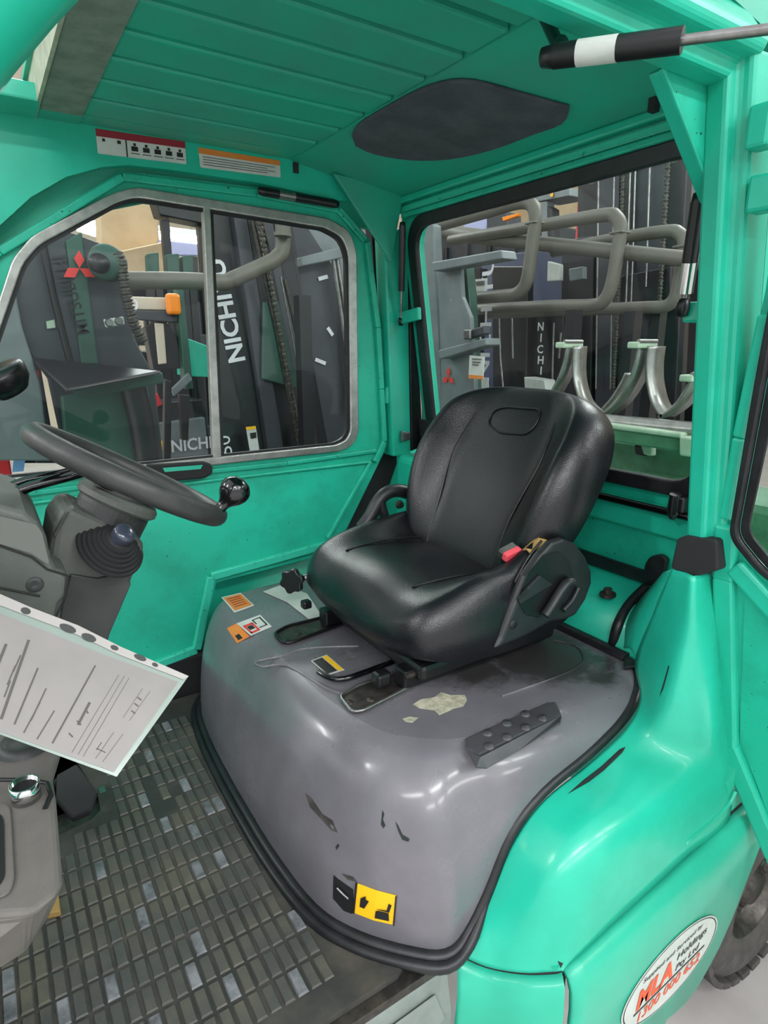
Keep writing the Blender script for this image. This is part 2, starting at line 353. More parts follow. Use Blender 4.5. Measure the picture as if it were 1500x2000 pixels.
# rear post on the door side: stepped section that leans with the rear plane
sec = [(.931, .537), (.924, .503), (.944, .50), (.944, .482), (1.0, .478), (1.0, .537)]
def post_at(z): return [(x - .154 * (z - 1.4), y, z) for x, y in sec]
m = MB(); m.grid([post_at(1.36), post_at(1.7), post_at(2.03)], closev=True, smooth=False); m.cap(post_at(1.36)); m.cap(post_at(2.03)); m.build('rear_post', 'green', CAB, bevel=.006, weld=True)
rail = [(.537, 2.0), (.503, 2.0), (.50, 2.02), (.478, 2.022), (.472, 2.034), (.475, 2.046), (.487, 2.055), (.52, 2.10), (.537, 2.14)]
m = MB(); m.grid([[(x, y, z) for y, z in rail] for x in (-.15, .3, .86)], closev=True, smooth=False); m.cap([(.86, y, z) for y, z in rail]); m.build('side_rail', 'green', CAB, bevel=.005, weld=True)
m = MB(); m.prism(arc_round([(0.925, 0.5458, 1.3737), (0.925, 0.5327, 1.3825), (0.925, 0.4814, 1.3893), (0.925, 0.4728, 1.3414), (0.925, 0.5074, 1.3191), (0.925, 0.5506, 1.3205)], .004, 2), (.05, 0, 0)); m.build('post_collar', 'rubber_matt', CAB, bevel=.005)
m = MB(); m.prism([(0.7458, 0.542, 2.002), (0.8522, 0.542, 2.004), (0.8879, 0.542, 1.8736)], (0, -.008, 0)); m.build('gusset', 'green_worn', CAB, bevel=.002)
m = MB(); m.bar((0.75, 0.545, 2.0038), (0.8928, 0.545, 1.8747), .022, .008, (0, 0, 1)); m.build('gusset_flange', 'green', CAB, bevel=.002)
m = MB(); m.prism([(0.7881, 1.44, 2.0786), (0.9946, 1.44, 2.0654), (0.9666, 1.44, 1.9432), (0.9556, 1.44, 1.89)], (0, .01, 0)); m.build('gusset', 'green_roof', CAB, bevel=.002)
m = MB(); m.box((0.86, 0.465, 1.9401), (.03, .03, .05)); m.build('hinge_block', 'green', CAB, bevel=.005)
m = MB(); m.box((0.875, 0.4584, 1.866), (.03, .035, .045)); m.build('hinge_block', 'green', CAB, bevel=.005)
# far rear post, its rubber strip and the dark gap beside the door
m = MB(); m.prism([(0.951, 1.47, 1.9582), (1.0262, 1.47, 1.99), (1.0468, 1.47, 1.3664), (0.9829, 1.47, 1.3664)], (0, .05, 0)); m.build('rear_post', 'green', CAB, bevel=.005)
m = MB(); m.prism([(1.0312, 1.475, 2.0039), (1.0466, 1.475, 1.9927), (1.0953, 1.475, 1.386), (1.0503, 1.475, 1.3746)], (0, .03, 0)); m.build('post_rubber_strip', 'rubber', CAB, bevel=.004)
m = MB(); m.prism([(0.9443, 1.53, 2.0475), (1.0231, 1.53, 2.0563), (1.0363, 1.53, 1.3318), (0.9749, 1.53, 1.1871), (0.8783, 1.53, 1.0235), (0.7909, 1.53, 1.0412), (0.899, 1.53, 1.2299), (0.9935, 1.53, 1.3751)], (0, .03, 0)); m.build('door_gap_seal', 'rubber_matt', CAB)
m = MB(); m.box((.8, 1.58, 1.06), (.9, .02, .64)); m.build('quarter_panel', 'green', CAB)
m = MB(); m.box((1.0224, 1.465, 1.4237), (.03, .012, .022)); m.box((1.0098, 1.46, 1.4253), (.012, .012, .03)); m.build('striker_latch', 'steel', CAB, bevel=.002)
# rear hatch with rubber sealed window
hole = arc_round([rp(1.412, 1.418), rp(1.412, 1.985), rp(.60, 1.985), rp(.60, 1.418)], .075, 6)
m = MB(); m.plate([rp(1.47, 1.375), rp(1.47, 2.04), rp(.53, 2.04), rp(.53, 1.375)], [hole], (.02, 0, .003)); m.build('rear_hatch', 'green', CAB)
so = arc_round([rp(1.436, 1.402, -.004), rp(1.436, 2.002, -.004), rp(.575, 2.002, -.004), rp(.575, 1.402, -.004)], .09, 7)
si = arc_round([rp(1.397, 1.433, -.004), rp(1.397, 1.970, -.004), rp(.612, 1.970, -.004), rp(.612, 1.433, -.004)], .065, 7)
m = MB(); m.ring(so, si, (-.014, 0, -.002)); m.build('rear_window_seal', 'rubber', CAB, bevel=.005)
m = MB(); m.prism(si, (.004, 0, 0)); m.build('rear_window_pane', 'glass', CAB)
m = MB(); m.bar((.992, .53, 2.042), (.992, 1.47, 2.042), .02, .016); m.build('rear_header', 'green', CAB, bevel=.004)
m = MB(); m.bar((1.0, .53, 2.022), (1.0, 1.47, 2.022), .014, .016); m.build('header_gutter', 'green_edge', CAB, bevel=.003)
m = MB(); m.bar((.99, .6, 2.004), (.99, 1.44, 2.004), .014, .012); m.build('header_trim', 'green_worn', CAB, bevel=.003)
# lower rear wall
m = MB(); m.prism([rp(1.5, 1.375), rp(.53, 1.375), rp(.53, 1.19), rp(1.5, 1.19)], (.015, 0, 0)); m.build('rear_lower_wall', 'green_worn', CAB)
m = MB(); m.prism([rp(1.47, 1.375, -.02), rp(1.47, 1.315, -.02), rp(1.47, 1.315, 0), rp(1.47, 1.375, 0)], (0, -.94, 0)); m.build('rear_ledge', 'green', CAB, bevel=.004)
m = MB(); m.tube([rp(1.47, 1.372, -.034), rp(.55, 1.372, -.034)], .008, 10); m.build('hatch_bar', 'black_gloss', CAB)
m = MB(); m.tube([(1.0581, 0.6376, 1.4129), (1.0637, 0.6404, 1.3769), (1.0657, 0.6442, 1.3637)], [.011, .013, .006], 10); m.box((1.0711, 0.6319, 1.3937), (.03, .026, .03)); m.build('hatch_latch_knob', 'black', CAB, bevel=.004)
m = MB(); m.prism([rp(1.47, 1.193, -.012), rp(.60, 1.193, -.012), rp(.60, 1.222, -.012), rp(1.47, 1.222, -.012)], (.012, 0, 0)); m.build('wall_foot_rubber', 'rubber', CAB, bevel=.003)
m = MB(); m.prism(arc_round([(1.1153, 0.7121, 1.1972), (1.1099, 0.72, 1.2323), (1.1058, 0.7086, 1.2591), (1.1035, 0.6811, 1.2742), (1.1046, 0.6674, 1.2672), (1.1097, 0.6732, 1.2337), (1.1157, 0.6848, 1.1951)], .012, 3), (.012, 0, 0)); m.build('rubber_tab', 'rubber', CAB, bevel=.003)
prof = cr([(1.006, 1.07), (1.008, 1.115), (1.018, 1.143), (1.045, 1.16), (1.1, 1.178), (1.145, 1.192)], 4)
m = MB(); m.grid([[(x, y, z) for x, z in prof] for y in (.60, .9, 1.2, 1.5)]); m.build('rear_shelf', 'green', CAB, solid=.01)
m = MB(); m.tube(cr([(1.1117, 0.7087, 1.19), (1.0614, 0.7086, 1.165), (1.011, 0.6958, 1.135), (1.0153, 0.7051, 1.082)], 5), .011, 10); m.build('shelf_seal', 'rubber', CAB)
ia = cr([(1.1322, 0.7078, 1.195), (1.0657, 0.6997, 1.165), (1.0206, 0.6896, 1.135), (1.0175, 0.6932, 1.082)], 5)
ib = cr([(0.955, 0.5655, 1.3079), (0.96, 0.5874, 1.2487), (0.965, 0.5997, 1.198), (0.965, 0.6193, 1.1149)], 5)
m = MB(); m.grid([ia, [tuple((p + q) / 2 + d for p, q, d in zip(a, b, (.004, 0, .01))) for a, b in zip(ia, ib)], ib]); m.build('inner_fender', 'green', CAB, solid=.004)
m = MB(); m.lathe([(.0, .016), (.009, .016), (.009, .006), (.017, .005), (.017, 0)], (1.0471, 0.7525, 1.172), (-.1, 0, 1), 12, False); m.build('shelf_bolt', 'steel_dark', CAB)
m = MB(); m.box((1.05, 1.43, 1.23), (.10, .12, .28)); m.build('corner_box', 'green', CAB, bevel=.02, seg=3)
for q in ((0.985, 1.36, 1.3307), (0.9373, 1.37, 1.2513)):
    m = MB(); m.lathe([(0, .01), (.009, .01), (.009, .004), (.013, 0)], q, (0, -1, 0), 10, False); m.build('panel_bolt', 'steel_dark', CAB)
m = MB(); m.prism([rp(1.47, 1.39, -.02), rp(1.36, 1.39, -.02), rp(1.36, 1.42, -.02), rp(1.42, 1.47, -.02), rp(1.47, 1.47, -.02)], (.012, 0, 0)); m.build('hatch_hinge_plate', 'rubber_matt', CAB, bevel=.003)
m = MB(); m.tube([rp(1.47, 1.385, -.03), rp(1.33, 1.385, -.03)], .008, 8); m.build('hatch_hinge_rod', 'black_gloss', CAB)
m = MB(); m.lathe([(0, .014), (.012, .012), (.015, 0)], rp(1.40, 1.43, -.02), (-1, 0, .15), 12); m.build('hatch_hinge_cap', 'black', CAB)
# fender and lower body
m = MB(); m.grid(fender_grid); m.build('fender', 'green', CAB, solid=.006)
sideY = .432
m = MB(); m.prism([(.57, sideY, .82), (1.0, sideY, .872), (1.45, sideY, .91), (1.45, sideY, 1.0), (1.05, sideY, 1.0), (.95, sideY + .002, .94)], (0, .04, 0)); m.build('fender_side', 'body_pale', CAB)
m = MB(); m.tube(cr([(0.8721, 0.43, 0.8839), (0.8822, 0.43, 0.891), (0.9657, 0.43, 0.8998), (0.9987, 0.43, 0.9097), (1.0106, 0.43, 0.9265)], 4), .004, 8); m.build('fender_side_ridge', 'body_pale', CAB)
low = [(.432, .0), (.417, -.008), (.408, -.028), (.405, -.06), (.408, -.4)]
def gap_z(x): return .818 + (x - .58) * .128
arch = [(1.0816, 0.408, 0.7873), (1.0708, 0.408, 0.7269), (1.0473, 0.408, 0.6717), (1.0204, 0.408, 0.6161), (0.9856, 0.408, 0.5781), (0.9474, 0.408, 0.5435), (0.9069, 0.408, 0.5302), (0.8364, 0.408, 0.5393)]
rows = []
for x in [.585 + .03 * k for k in range(18)]:
    za = -9
    zb = None
    for (xa, _, z1), (xb, _, z2) in zip(arch, arch[1:]):
        if min(xa, xb) <= x <= max(xa, xb): zb = z1 + (z2 - z1) * (x - xa) / (xb - xa)
    if zb is None: zb = .30 if x < .84 else .78
    r = []
    for y, d in low:
        r.append((x, y, max(gap_z(x) + d, min(zb, gap_z(x) + d + 9)) if gap_z(x) + d > zb else zb))
    rows.append(r)
LOW = MB(); LOW.grid(rows); LOW.build('lower_side_panel', 'body_pale', CAB, solid=.01)
fr = cr([(.484, .548, .789), (.512, .512, .781), (.54, .467, .797), (.571, .438, .807), (.582, .43, .812)], 4)
m = MB(); m.grid([fr, [(x - .006, y - .012, z - .012) for x, y, z in fr], [(x - .008, y - .016, z - .06) for x, y, z in fr], [(x - .03, y - .012, z - .45) for x, y, z in fr]]); m.build('lower_front_panel', 'body_pale', CAB, solid=.01)
m = MB(); m.tube([(x + .006, y + .006, z + .0) for x, y, z in fr], .009, 6); m.tube([(x, .440, gap_z(x) + .002) for x in (.58, .8, 1.0, 1.15)], .010, 6); m.build('panel_gap', 'rubber_matt', CAB)
m = MB(); m.tube([(.586, .432, .806), (.58, .426, .70), (.575, .424, .4)], .005, 6); m.build('panel_gap', 'rubber_matt', CAB)
# scrapes on the fender
m = MB(); m.add([(0.6821, 0.5262, 1.0014), (0.7214, 0.5279, 1.0096), (0.7625, 0.5268, 1.0188), (0.8092, 0.5289, 1.0306), (0.8202, 0.5253, 1.0333), (0.8085, 0.5222, 1.0291), (0.7589, 0.5188, 1.0178), (0.7238, 0.5198, 1.0102)], [list(range(8))[::-1]]); m.build('black_scrape', 'scratch', CAB, norm=False)
m = MB(); m.add([(0.885, 0.517, 1.1088), (0.8897, 0.5173, 1.1236), (0.8952, 0.5167, 1.148), (0.8987, 0.5165, 1.1642), (0.8973, 0.5138, 1.1649), (0.8936, 0.5137, 1.1481), (0.888, 0.5136, 1.1251)], [list(range(7))[::-1]]); m.build('thin_scratch', 'scratch', CAB, norm=False)
# dealer sticker on the lower side panel
ey = .4045; ec = Vector((.838, ey, .668)); ea, eb, er = .133, .070, math.radians(5)
def ell(sc, o): return [ec + Vector((math.cos(er) * math.cos(t) * ea * sc - math.sin(er) * math.sin(t) * eb * sc, -o, math.sin(er) * math.cos(t) * ea * sc + math.cos(er) * math.sin(t) * eb * sc)) for t in [2 * math.pi * k / 48 for k in range(48)]]
m = MB(); m.prism(ell(1, 0), (0, -.0008, 0)); STK = m.build('oval_sticker', 'white', CAB); STK['label'] = 'white oval dealer sticker'
m = MB(); m.ring([p + Vector((0, 0, 0)) for p in ell(.975, .0009)], ell(.955, .0009), (0, -.0002, 0)); m.build('sticker_border', 'ink_black', STK)
R_, U_ = (math.cos(er), 0, math.sin(er)), (-math.sin(er), 0, math.cos(er))
def sp(a, b): return ec + Vector(R_) * a + Vector(U_) * b + Vector((0, -.001, 0))
lettering('Supplied and Serviced by', 'sticker_lettering', sp(-.082, .034), R_, U_, .011, 'ink_black', STK, .165, .01, .25)
lettering('MLA', 'sticker_lettering', sp(-.098, -.014), R_, U_, .040, 'orange_red', STK, .098, .04, .25)
lettering('Holdings', 'sticker_lettering', sp(.010, .008), R_, U_, .018, 'ink_black', STK, .088, .01, .25)
lettering('Pty Ltd', 'sticker_lettering', sp(.008, -.014), R_, U_, .016, 'ink_black', STK, .070, .01, .25)
lettering('1300 000 652', 'sticker_lettering', sp(-.092, -.044), R_, U_, .020, 'orange_red', STK, .175, .015, .25)
m = MB(); m.bar(sp(-.102, -.019), sp(.095, -.019), .0008, .0035, U_); m.build('sticker_rule', 'ink_black', STK)
# sill under the near edge of the floor
m = MB(); m.grid([[(x, .562, .785), (x, .556, .782), (x, .548, .765), (x, .535, .70), (x, .53, .45)] for x in (-.7, 0, .40, .468)], smooth=False); m.build('sill_panel', 'sill', CAB, solid=.008)
m = MB(); m.prism([(.30, .541, .745), (.44, .541, .75), (.455, .534, .70), (.30, .534, .69)], (0, -.003, 0)); m.build('sill_pocket', 'sill', CAB, bevel=.003)
m = MB(); m.box((-.1, 1.03, .77), (1.15, .96, .03)); m.build('floor_plate', 'steel_dark', CAB)
m = MB(); m.box((-.65, 1.0, 1.0), (.03, 1.1, .6)); m.build('front_bulkhead', 'green', CAB)
# warning labels on the far roof band
def decal(parent, name, quad, mat, th=.0008, nrm=None, rad=.0):
    P, n = quad_on(quad, 0)
    if nrm is not None and n.dot(Vector(nrm)) < 0: n = -n
    q = arc_round(P, rad, 2) if rad else P
    m = MB(); m.prism([p + n * .0002 for p in q], n * th); return m.build(name, mat, parent), n
def sub_quad(quad, u0, u1, v0, v1, off=.0012, nrm=None):
    a, b, c, d = [Vector(p) for p in quad]
    n = (b - a).cross(c - a).normalized()
    if nrm is not None and n.dot(Vector(nrm)) < 0: n = -n
    f = lambda u, v: (a * (1 - u) + b * u) * (1 - v) + (d * (1 - u) + c * u) * v + n * off
    return [f(u0, v0), f(u1, v0), f(u1, v1), f(u0, v1)], n
def patch(parent, name, quad, mat, u0, u1, v0, v1, off=.0012, nrm=None):
    q, n = sub_quad(quad, u0, u1, v0, v1, off, nrm); m = MB(); m.prism(q, n * .0002); return m.build(name, mat, parent)
NW = (0, -1, 0)
q = [(0.2668, 1.4695, 2.0955), (0.4436, 1.4695, 2.0992), (0.4433, 1.4695, 2.0559), (0.2665, 1.4695, 2.0508)]
L1, _ = decal(CAB, 'safety_label', q, 'white', nrm=NW, rad=.003); L1['label'] = 'white pictogram label with dark red strip'
patch(L1, 'label_strip', q, 'dkred', .0, 1, 0, .3, nrm=NW)
patch(L1, 'label_divider', q, 'ink_black', .31, .325, .3, 1, nrm=NW)
for k in range(5):
    u = .36 + .13 * k
    patch(L1, 'pictogram_head', q, 'ink_black', u + .035, u + .065, .38, .5, nrm=NW); patch(L1, 'pictogram_body', q, 'ink_black', u + .01, u + .085, .52, .72, nrm=NW)
    patch(L1, 'label_text_line', q, 'ink', u, u + .1, .8, .84, nrm=NW)
patch(L1, 'pictogram_body', q, 'ink_black', .06, .09, .36, .48, nrm=NW); patch(L1, 'pictogram_body', q, 'ink_black', .22, .26, .36, .5, nrm=NW)
q = [(0.4716, 1.4695, 2.0927), (0.6614, 1.4695, 2.0936), (0.6622, 1.4695, 2.0583), (0.473, 1.4695, 2.054)]
L2, _ = decal(CAB, 'warning_label', q, 'white', nrm=NW, rad=.003); L2['label'] = 'white warning label with orange strip'
patch(L2, 'label_strip', q, 'orange', 0, 1, 0, .3, nrm=NW)
for k in range(4): patch(L2, 'label_text_line', q, 'ink', .04, .93 - .1 * (k % 2), .42 + .13 * k, .46 + .13 * k, nrm=NW)
m = MB(); m.box((0.7009, 1.466, 2.0833), (.012, .006, .022)); m.build('roof_clip', 'steel_dark', CAB)
m = MB(); m.box((0.7374, 0.6736, 2.0864), (.035, .016, .005)); m.build('strut_bracket_plate', 'green', CAB)
m = MB(); m.box((0.958, 0.696, 2.0509), (.014, .012, .03)); m.build('strut_socket', 'rubber_matt', CAB)

m = MB(); m.box((-.05, 1.525, .83), (1.1, .07, .14)); m.build('shadowed_door_sill', 'rubber_matt', CAB, bevel=.01)  # added filler, black stands for the floor shadow below the door
# truck body beyond the frame
m = MB(); m.box((-.2, 1.03, .56), (1.4, .84, .36)); m.build('chassis', 'steel_dark', CAB, bevel=.02)
m = MB(); m.box((-.74, 1.0, .75), (.22, 1.06, .8)); m.build('front_cowl', 'green', CAB, bevel=.04)
m = MB(); m.box((1.53, 1.06, .74), (.36, .62, .74)); m.build('counterweight', 'green', CAB, bevel=.06)

# ---------------------------------------------------------------- far cab door, closed
FD = thing('cab_door', 'closed green cab door with sliding window, behind the steering wheel', 'door', (.45, 1.5, .88))
wo = [(-0.0476, 1.5, 1.3908), (-0.0173, 1.5, 1.595), (0.0913, 1.5, 1.8448), (0.1312, 1.5, 1.8905), (0.2905, 1.5, 1.9854), (0.3372, 1.5, 2.0038), (0.7949, 1.5, 1.9881), (0.8568, 1.5, 1.9663), (0.8791, 1.5, 1.9187), (0.8789, 1.5, 1.4408), (0.86, 1.5, 1.406), (0.8169, 1.5, 1.3939)]
wi = [(-0.027, 1.5, 1.4099), (-0.0001, 1.5, 1.5944), (0.1076, 1.5, 1.8344), (0.1416, 1.5, 1.8733), (0.2966, 1.5, 1.9675), (0.3351, 1.5, 1.9827), (0.7855, 1.5, 1.9646), (0.8353, 1.5, 1.9473), (0.8542, 1.5, 1.9082), (0.8524, 1.5, 1.4471), (0.8371, 1.5, 1.4239), (0.8044, 1.5, 1.4137)]
wo = arc_round(wo, [.0, 0, .015, .015, .015, .02, .01, .02, .02, .02, .02, .01], 3); wi = arc_round(wi, [.0, 0, .015, .015, .015, .02, .01, .02, .02, .02, .02, .01], 3)
m = MB(); m.plate([(-0.135, 1.5, 1.711), (0.0739, 1.5, 1.8698), (0.3157, 1.5, 2.0332), (0.6124, 1.5, 2.0373), (0.8384, 1.5, 2.0247), (0.9251, 1.5, 1.9499), (0.9619, 1.5, 1.7266), (0.9825, 1.5, 1.6436), (0.9986, 1.5, 1.5429), (0.9951, 1.5, 1.5139), (0.9883, 1.5, 1.4071), (0.9489, 1.5, 1.3409), (0.8018, 1.5, 1.0991), (0.4472, 1.5, 1.0803), (0.399, 1.5, 0.911), (0.2707, 1.5, 0.8812), (-0.3046, 1.5, 0.8556)], [wo], (0, .02, 0)); m.build('door_panel', 'green_worn', FD)
m = MB(); m.ring(wo, wi, (0, -.012, 0)); m.build('window_frame', 'silver', FD, bevel=.003)
c0 = [Vector(p) for p in wi]; cc = Vector((.42, 1.5, 1.66))
wj = [p + (cc - p) * .02 for p in c0]
m = MB(); m.ring([p + Vector((0, .004, 0)) for p in c0], [p + Vector((0, .004, 0)) for p in wj], (0, -.01, 0)); m.build('window_gasket', 'rubber', FD)
m = MB(); m.prism([(0.4798, 1.488, 1.9814), (0.496, 1.488, 1.9811), (0.4817, 1.488, 1.4107), (0.4608, 1.488, 1.4089)], (0, .02, 0)); m.build('window_divider', 'silver', FD, bevel=.002)
m = MB(); m.prism([(0.5, 1.5, 1.9835), (0.506, 1.5, 1.9841), (0.4923, 1.5, 1.4118), (0.4855, 1.5, 1.4086)], (0, .01, 0)); m.build('divider_gasket', 'rubber', FD)
m = MB(); m.prism([(-0.0271, 1.508, 1.4085), (-0.0001, 1.508, 1.5939), (0.1082, 1.508, 1.8353), (0.1424, 1.508, 1.8743), (0.2982, 1.508, 1.969), (0.3369, 1.508, 1.9843), (0.4939, 1.508, 1.9778), (0.4764, 1.508, 1.4082)], (0, .004, 0)); m.build('window_pane', 'glass', FD)
m = MB(); m.prism([(0.4965, 1.516, 1.9793), (0.7939, 1.516, 1.9676), (0.8442, 1.516, 1.9502), (0.8633, 1.516, 1.9106), (0.8615, 1.516, 1.4447), (0.8461, 1.516, 1.4211), (0.813, 1.516, 1.4108), (0.4789, 1.516, 1.4068)], (0, .004, 0)); m.build('window_pane', 'glass', FD)
m = MB(); m.prism(arc_round([(0.2988, 1.478, 1.4119), (0.4358, 1.478, 1.4053), (0.4553, 1.478, 1.3957), (0.4536, 1.478, 1.3728), (0.4326, 1.478, 1.3636), (0.3116, 1.478, 1.3666), (0.2953, 1.478, 1.3759)], .006, 2), (0, .022, 0)); m.build('pull_handle', 'rubber_matt', FD, bevel=.005)
m = MB(); m.prism([(0.3356, 1.477, 1.4009), (0.4299, 1.477, 1.3985), (0.4242, 1.477, 1.3889), (0.3394, 1.477, 1.3907)], (0, .001, 0)); m.build('handle_slot', 'green', FD)
def rib(pts, w, d, name='door_rib', mat='green_worn', bev=.003, y=1.5):
    for a, b in zip(pts, pts[1:]):
        m = MB(); m.bar(a, b, w, d, (0, 1, 0)); m.build(name, mat, FD, bevel=bev)
rib([(-0.0859, 1.496, 1.3676), (0.3168, 1.496, 1.3776), (0.659, 1.496, 1.3758), (0.9413, 1.496, 1.3846)], .012, .010)
rib([(-0.0888, 1.496, 1.3486), (0.4896, 1.496, 1.3537), (0.9218, 1.496, 1.3534)], .008, .008)
rib([(0.9218, 1.496, 1.3534), (0.7758, 1.496, 1.1453)], .012, .012)
rib([(0.7943, 1.494, 1.1302), (0.4334, 1.494, 1.1023), (0.3809, 1.494, 0.9099), (0.2706, 1.494, 0.8956)], .022, .014, mat='green_edge')
rib([(-0.2445, 1.494, 0.9094), (0.2706, 1.494, 0.8956)], .022, .014, mat='green_edge')
rib([(0.9118, 1.494, 1.9405), (0.9447, 1.494, 1.7263), (0.9561, 1.494, 1.5594), (0.9665, 1.494, 1.4096), (0.9328, 1.494, 1.3526)], .016, .016)
rib([(-0.0635, 1.494, 1.7718), (0.0718, 1.494, 1.8559), (0.3152, 1.494, 2.0194), (0.6092, 1.494, 2.0227), (0.8274, 1.494, 2.0106), (0.9056, 1.494, 1.945)], .016, .012)
m = MB(); m.box((0.9761, 1.49, 1.5416), (.02, .02, .05)); m.build('lock_plate', 'green', FD, bevel=.006)
# ---------------------------------------------------------------- near cab door, swung open
def dp(y, z, off=0.0): return rp(y, z, -.145 + off)
ND = thing('cab_door', 'open green cab door with black window seal at right edge', 'door', (1.0, .2, .80))
hi_ = arc_round([dp(.470, 1.395), dp(.4465, 1.66), dp(.42, 1.88), dp(-.3, 1.88), dp(-.3, 1.335), dp(.41, 1.335)], [.02, .3, .06, .06, .06, .05], 5)
m = MB(); m.plate([dp(.497, 1.41), dp(.492, 1.5), dp(.455, 1.75), dp(.44, 1.97), dp(-.4, 1.97), dp(-.4, .70), dp(.30, .70), dp(.376, .828), dp(.468, 1.005), dp(.492, 1.30)], [hi_], (.03, 0, .004)); m.build('door_panel', 'green', ND, bevel=.003)
fl = [dp(.497, 1.41, -.004), dp(.495, 1.32, -.004), dp(.470, 1.01, -.004), dp(.376, .828, -.004), dp(.30, .70, -.004)]
for a, b in zip(fl, fl[1:]):
    d = (Vector(b) - Vector(a)).normalized(); sh = Vector((0, -.016, 0))
    m = MB(); m.bar(Vector(a) + sh, Vector(b) + sh + d * .004, .034, .022, (1, 0, 0)); m.build('door_flange', 'green', ND, bevel=.005)
fl = [dp(.455, 1.72, -.004), dp(.478, 1.55, -.004), dp(.490, 1.42, -.004)]
for a, b in zip(fl, fl[1:]):
    m = MB(); m.bar(Vector(a) + Vector((0, -.008, 0)), Vector(b) + Vector((0, -.008, 0)), .018, .02, (1, 0, 0)); m.build('door_flange', 'green', ND, bevel=.004)
m = MB(); m.bar(dp(.465, 1.345, -.006), dp(.33, 1.235, -.006), .03, .02, (1, 0, 0)); m.build('door_brace', 'green', ND, bevel=.005)
ho = [Vector(p) + Vector((-.012, 0, 0)) for p in hi_]; hc = Vector(dp(.1, 1.6, -.012)); hn = [p + (hc - p).normalized() * .03 for p in ho]; hm = [p + (hc - p).normalized() * .014 for p in ho]
m = MB(); m.ring(ho, hm, (-.012, 0, 0)); m.build('window_seal', 'rubber', ND, bevel=.004)
m = MB(); m.ring(hm, hn, (-.004, 0, 0)); m.build('window_seal_lip', 'rubber', ND, bevel=.0015)
m = MB(); m.prism(hn, (.004, 0, 0)); m.build('window_pane', 'glass', ND)
m = MB(); m.prism([dp(.437, 1.03, -.002), dp(.36, .86, -.002), dp(-.3, .86, -.002), dp(-.3, 1.2, -.002), dp(.30, 1.2, -.002), dp(.448, 1.31, -.002)], (-.001, 0, 0)); m.build('door_skin', 'green_worn', ND)
# ---------------------------------------------------------------- engine hood
HD = thing('engine_hood', 'glossy grey plastic engine hood carrying the black seat', 'engine hood', (.68, YC, .80))
mh = M['hood']; nt = mh.node_tree; N = nt.nodes; Lk = nt.links; pb = N['Principled BSDF']
src = pb.inputs['Base Color'].links[0].from_socket
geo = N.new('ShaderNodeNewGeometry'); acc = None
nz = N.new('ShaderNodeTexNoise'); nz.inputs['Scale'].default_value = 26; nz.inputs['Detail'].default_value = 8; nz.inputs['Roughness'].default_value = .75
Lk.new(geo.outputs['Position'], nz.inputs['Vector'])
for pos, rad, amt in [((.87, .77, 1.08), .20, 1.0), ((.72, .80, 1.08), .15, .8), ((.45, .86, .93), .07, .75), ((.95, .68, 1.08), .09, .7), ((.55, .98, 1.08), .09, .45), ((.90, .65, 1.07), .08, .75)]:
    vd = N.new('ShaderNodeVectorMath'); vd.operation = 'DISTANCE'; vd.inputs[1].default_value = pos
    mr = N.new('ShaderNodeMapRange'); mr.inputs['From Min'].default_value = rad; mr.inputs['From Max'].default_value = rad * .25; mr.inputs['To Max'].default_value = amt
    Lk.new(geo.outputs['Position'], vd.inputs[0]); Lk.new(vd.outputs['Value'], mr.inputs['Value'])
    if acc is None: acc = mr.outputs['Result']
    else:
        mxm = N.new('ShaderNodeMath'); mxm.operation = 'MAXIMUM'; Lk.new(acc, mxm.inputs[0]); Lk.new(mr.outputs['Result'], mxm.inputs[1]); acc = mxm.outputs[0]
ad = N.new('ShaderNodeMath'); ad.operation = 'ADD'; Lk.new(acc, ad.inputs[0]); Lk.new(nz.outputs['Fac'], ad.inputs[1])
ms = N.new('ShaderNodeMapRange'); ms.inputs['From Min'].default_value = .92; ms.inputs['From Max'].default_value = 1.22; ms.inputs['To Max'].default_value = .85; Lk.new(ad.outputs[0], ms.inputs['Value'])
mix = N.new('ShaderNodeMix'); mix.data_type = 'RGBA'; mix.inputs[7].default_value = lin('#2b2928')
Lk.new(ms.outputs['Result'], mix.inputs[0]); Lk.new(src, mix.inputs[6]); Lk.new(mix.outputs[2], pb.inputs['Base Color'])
m = MB(); m.grid(hood_grid); m.cap([(p[0], p[1], p[2]) for p in hood_top]); m.build('hood_shell', 'hood', HD)
def out_dir(i):
    a, b = Vector(hood_base[i]), Vector(hood_top[i]); d = Vector((a.x - b.x, a.y - b.y, 0)); return d.normalized()
nb = len(hood_base)
s1 = [Vector(hood_base[i]) + out_dir(i) * (.004 - .007 * min(1, max(0, (hood_base[i][2] - .80) / .12))) + Vector((0, 0, .004)) for i in range(nb)]
s2 = [Vector(hood_base[i]) + out_dir(i) * (.018 - .016 * min(1, max(0, (hood_base[i][2] - .80) / .08))) for i in range(nb)]
m = MB(); m.tube(s1, .010, 8); m.build('hood_seal', 'rubber', HD)
ls = s2[26:-26]; lr = [.009 * min(1, (k + .6) / 6, (len(ls) - k - .4) / 6) for k in range(len(ls))]
m = MB(); m.tube(ls, lr, 8); m.build('hood_seal_lip', 'rubber', HD)
m = MB(); m.tube([(1.0, .66, 1.078), (1.0, .99, 1.078), (1.0, 1.32, 1.078)], .016, 8); m.build('hood_rear_seal', 'rubber', HD)
m = MB(); m.prism([(.99, .66, 1.0815), (.955, .635, 1.0815), (.985, .625, 1.0815), (1.0, .64, 1.0815), (1.004, .70, 1.0815)], (0, 0, .006)); m.build('seal_corner', 'rubber', HD, bevel=.002)
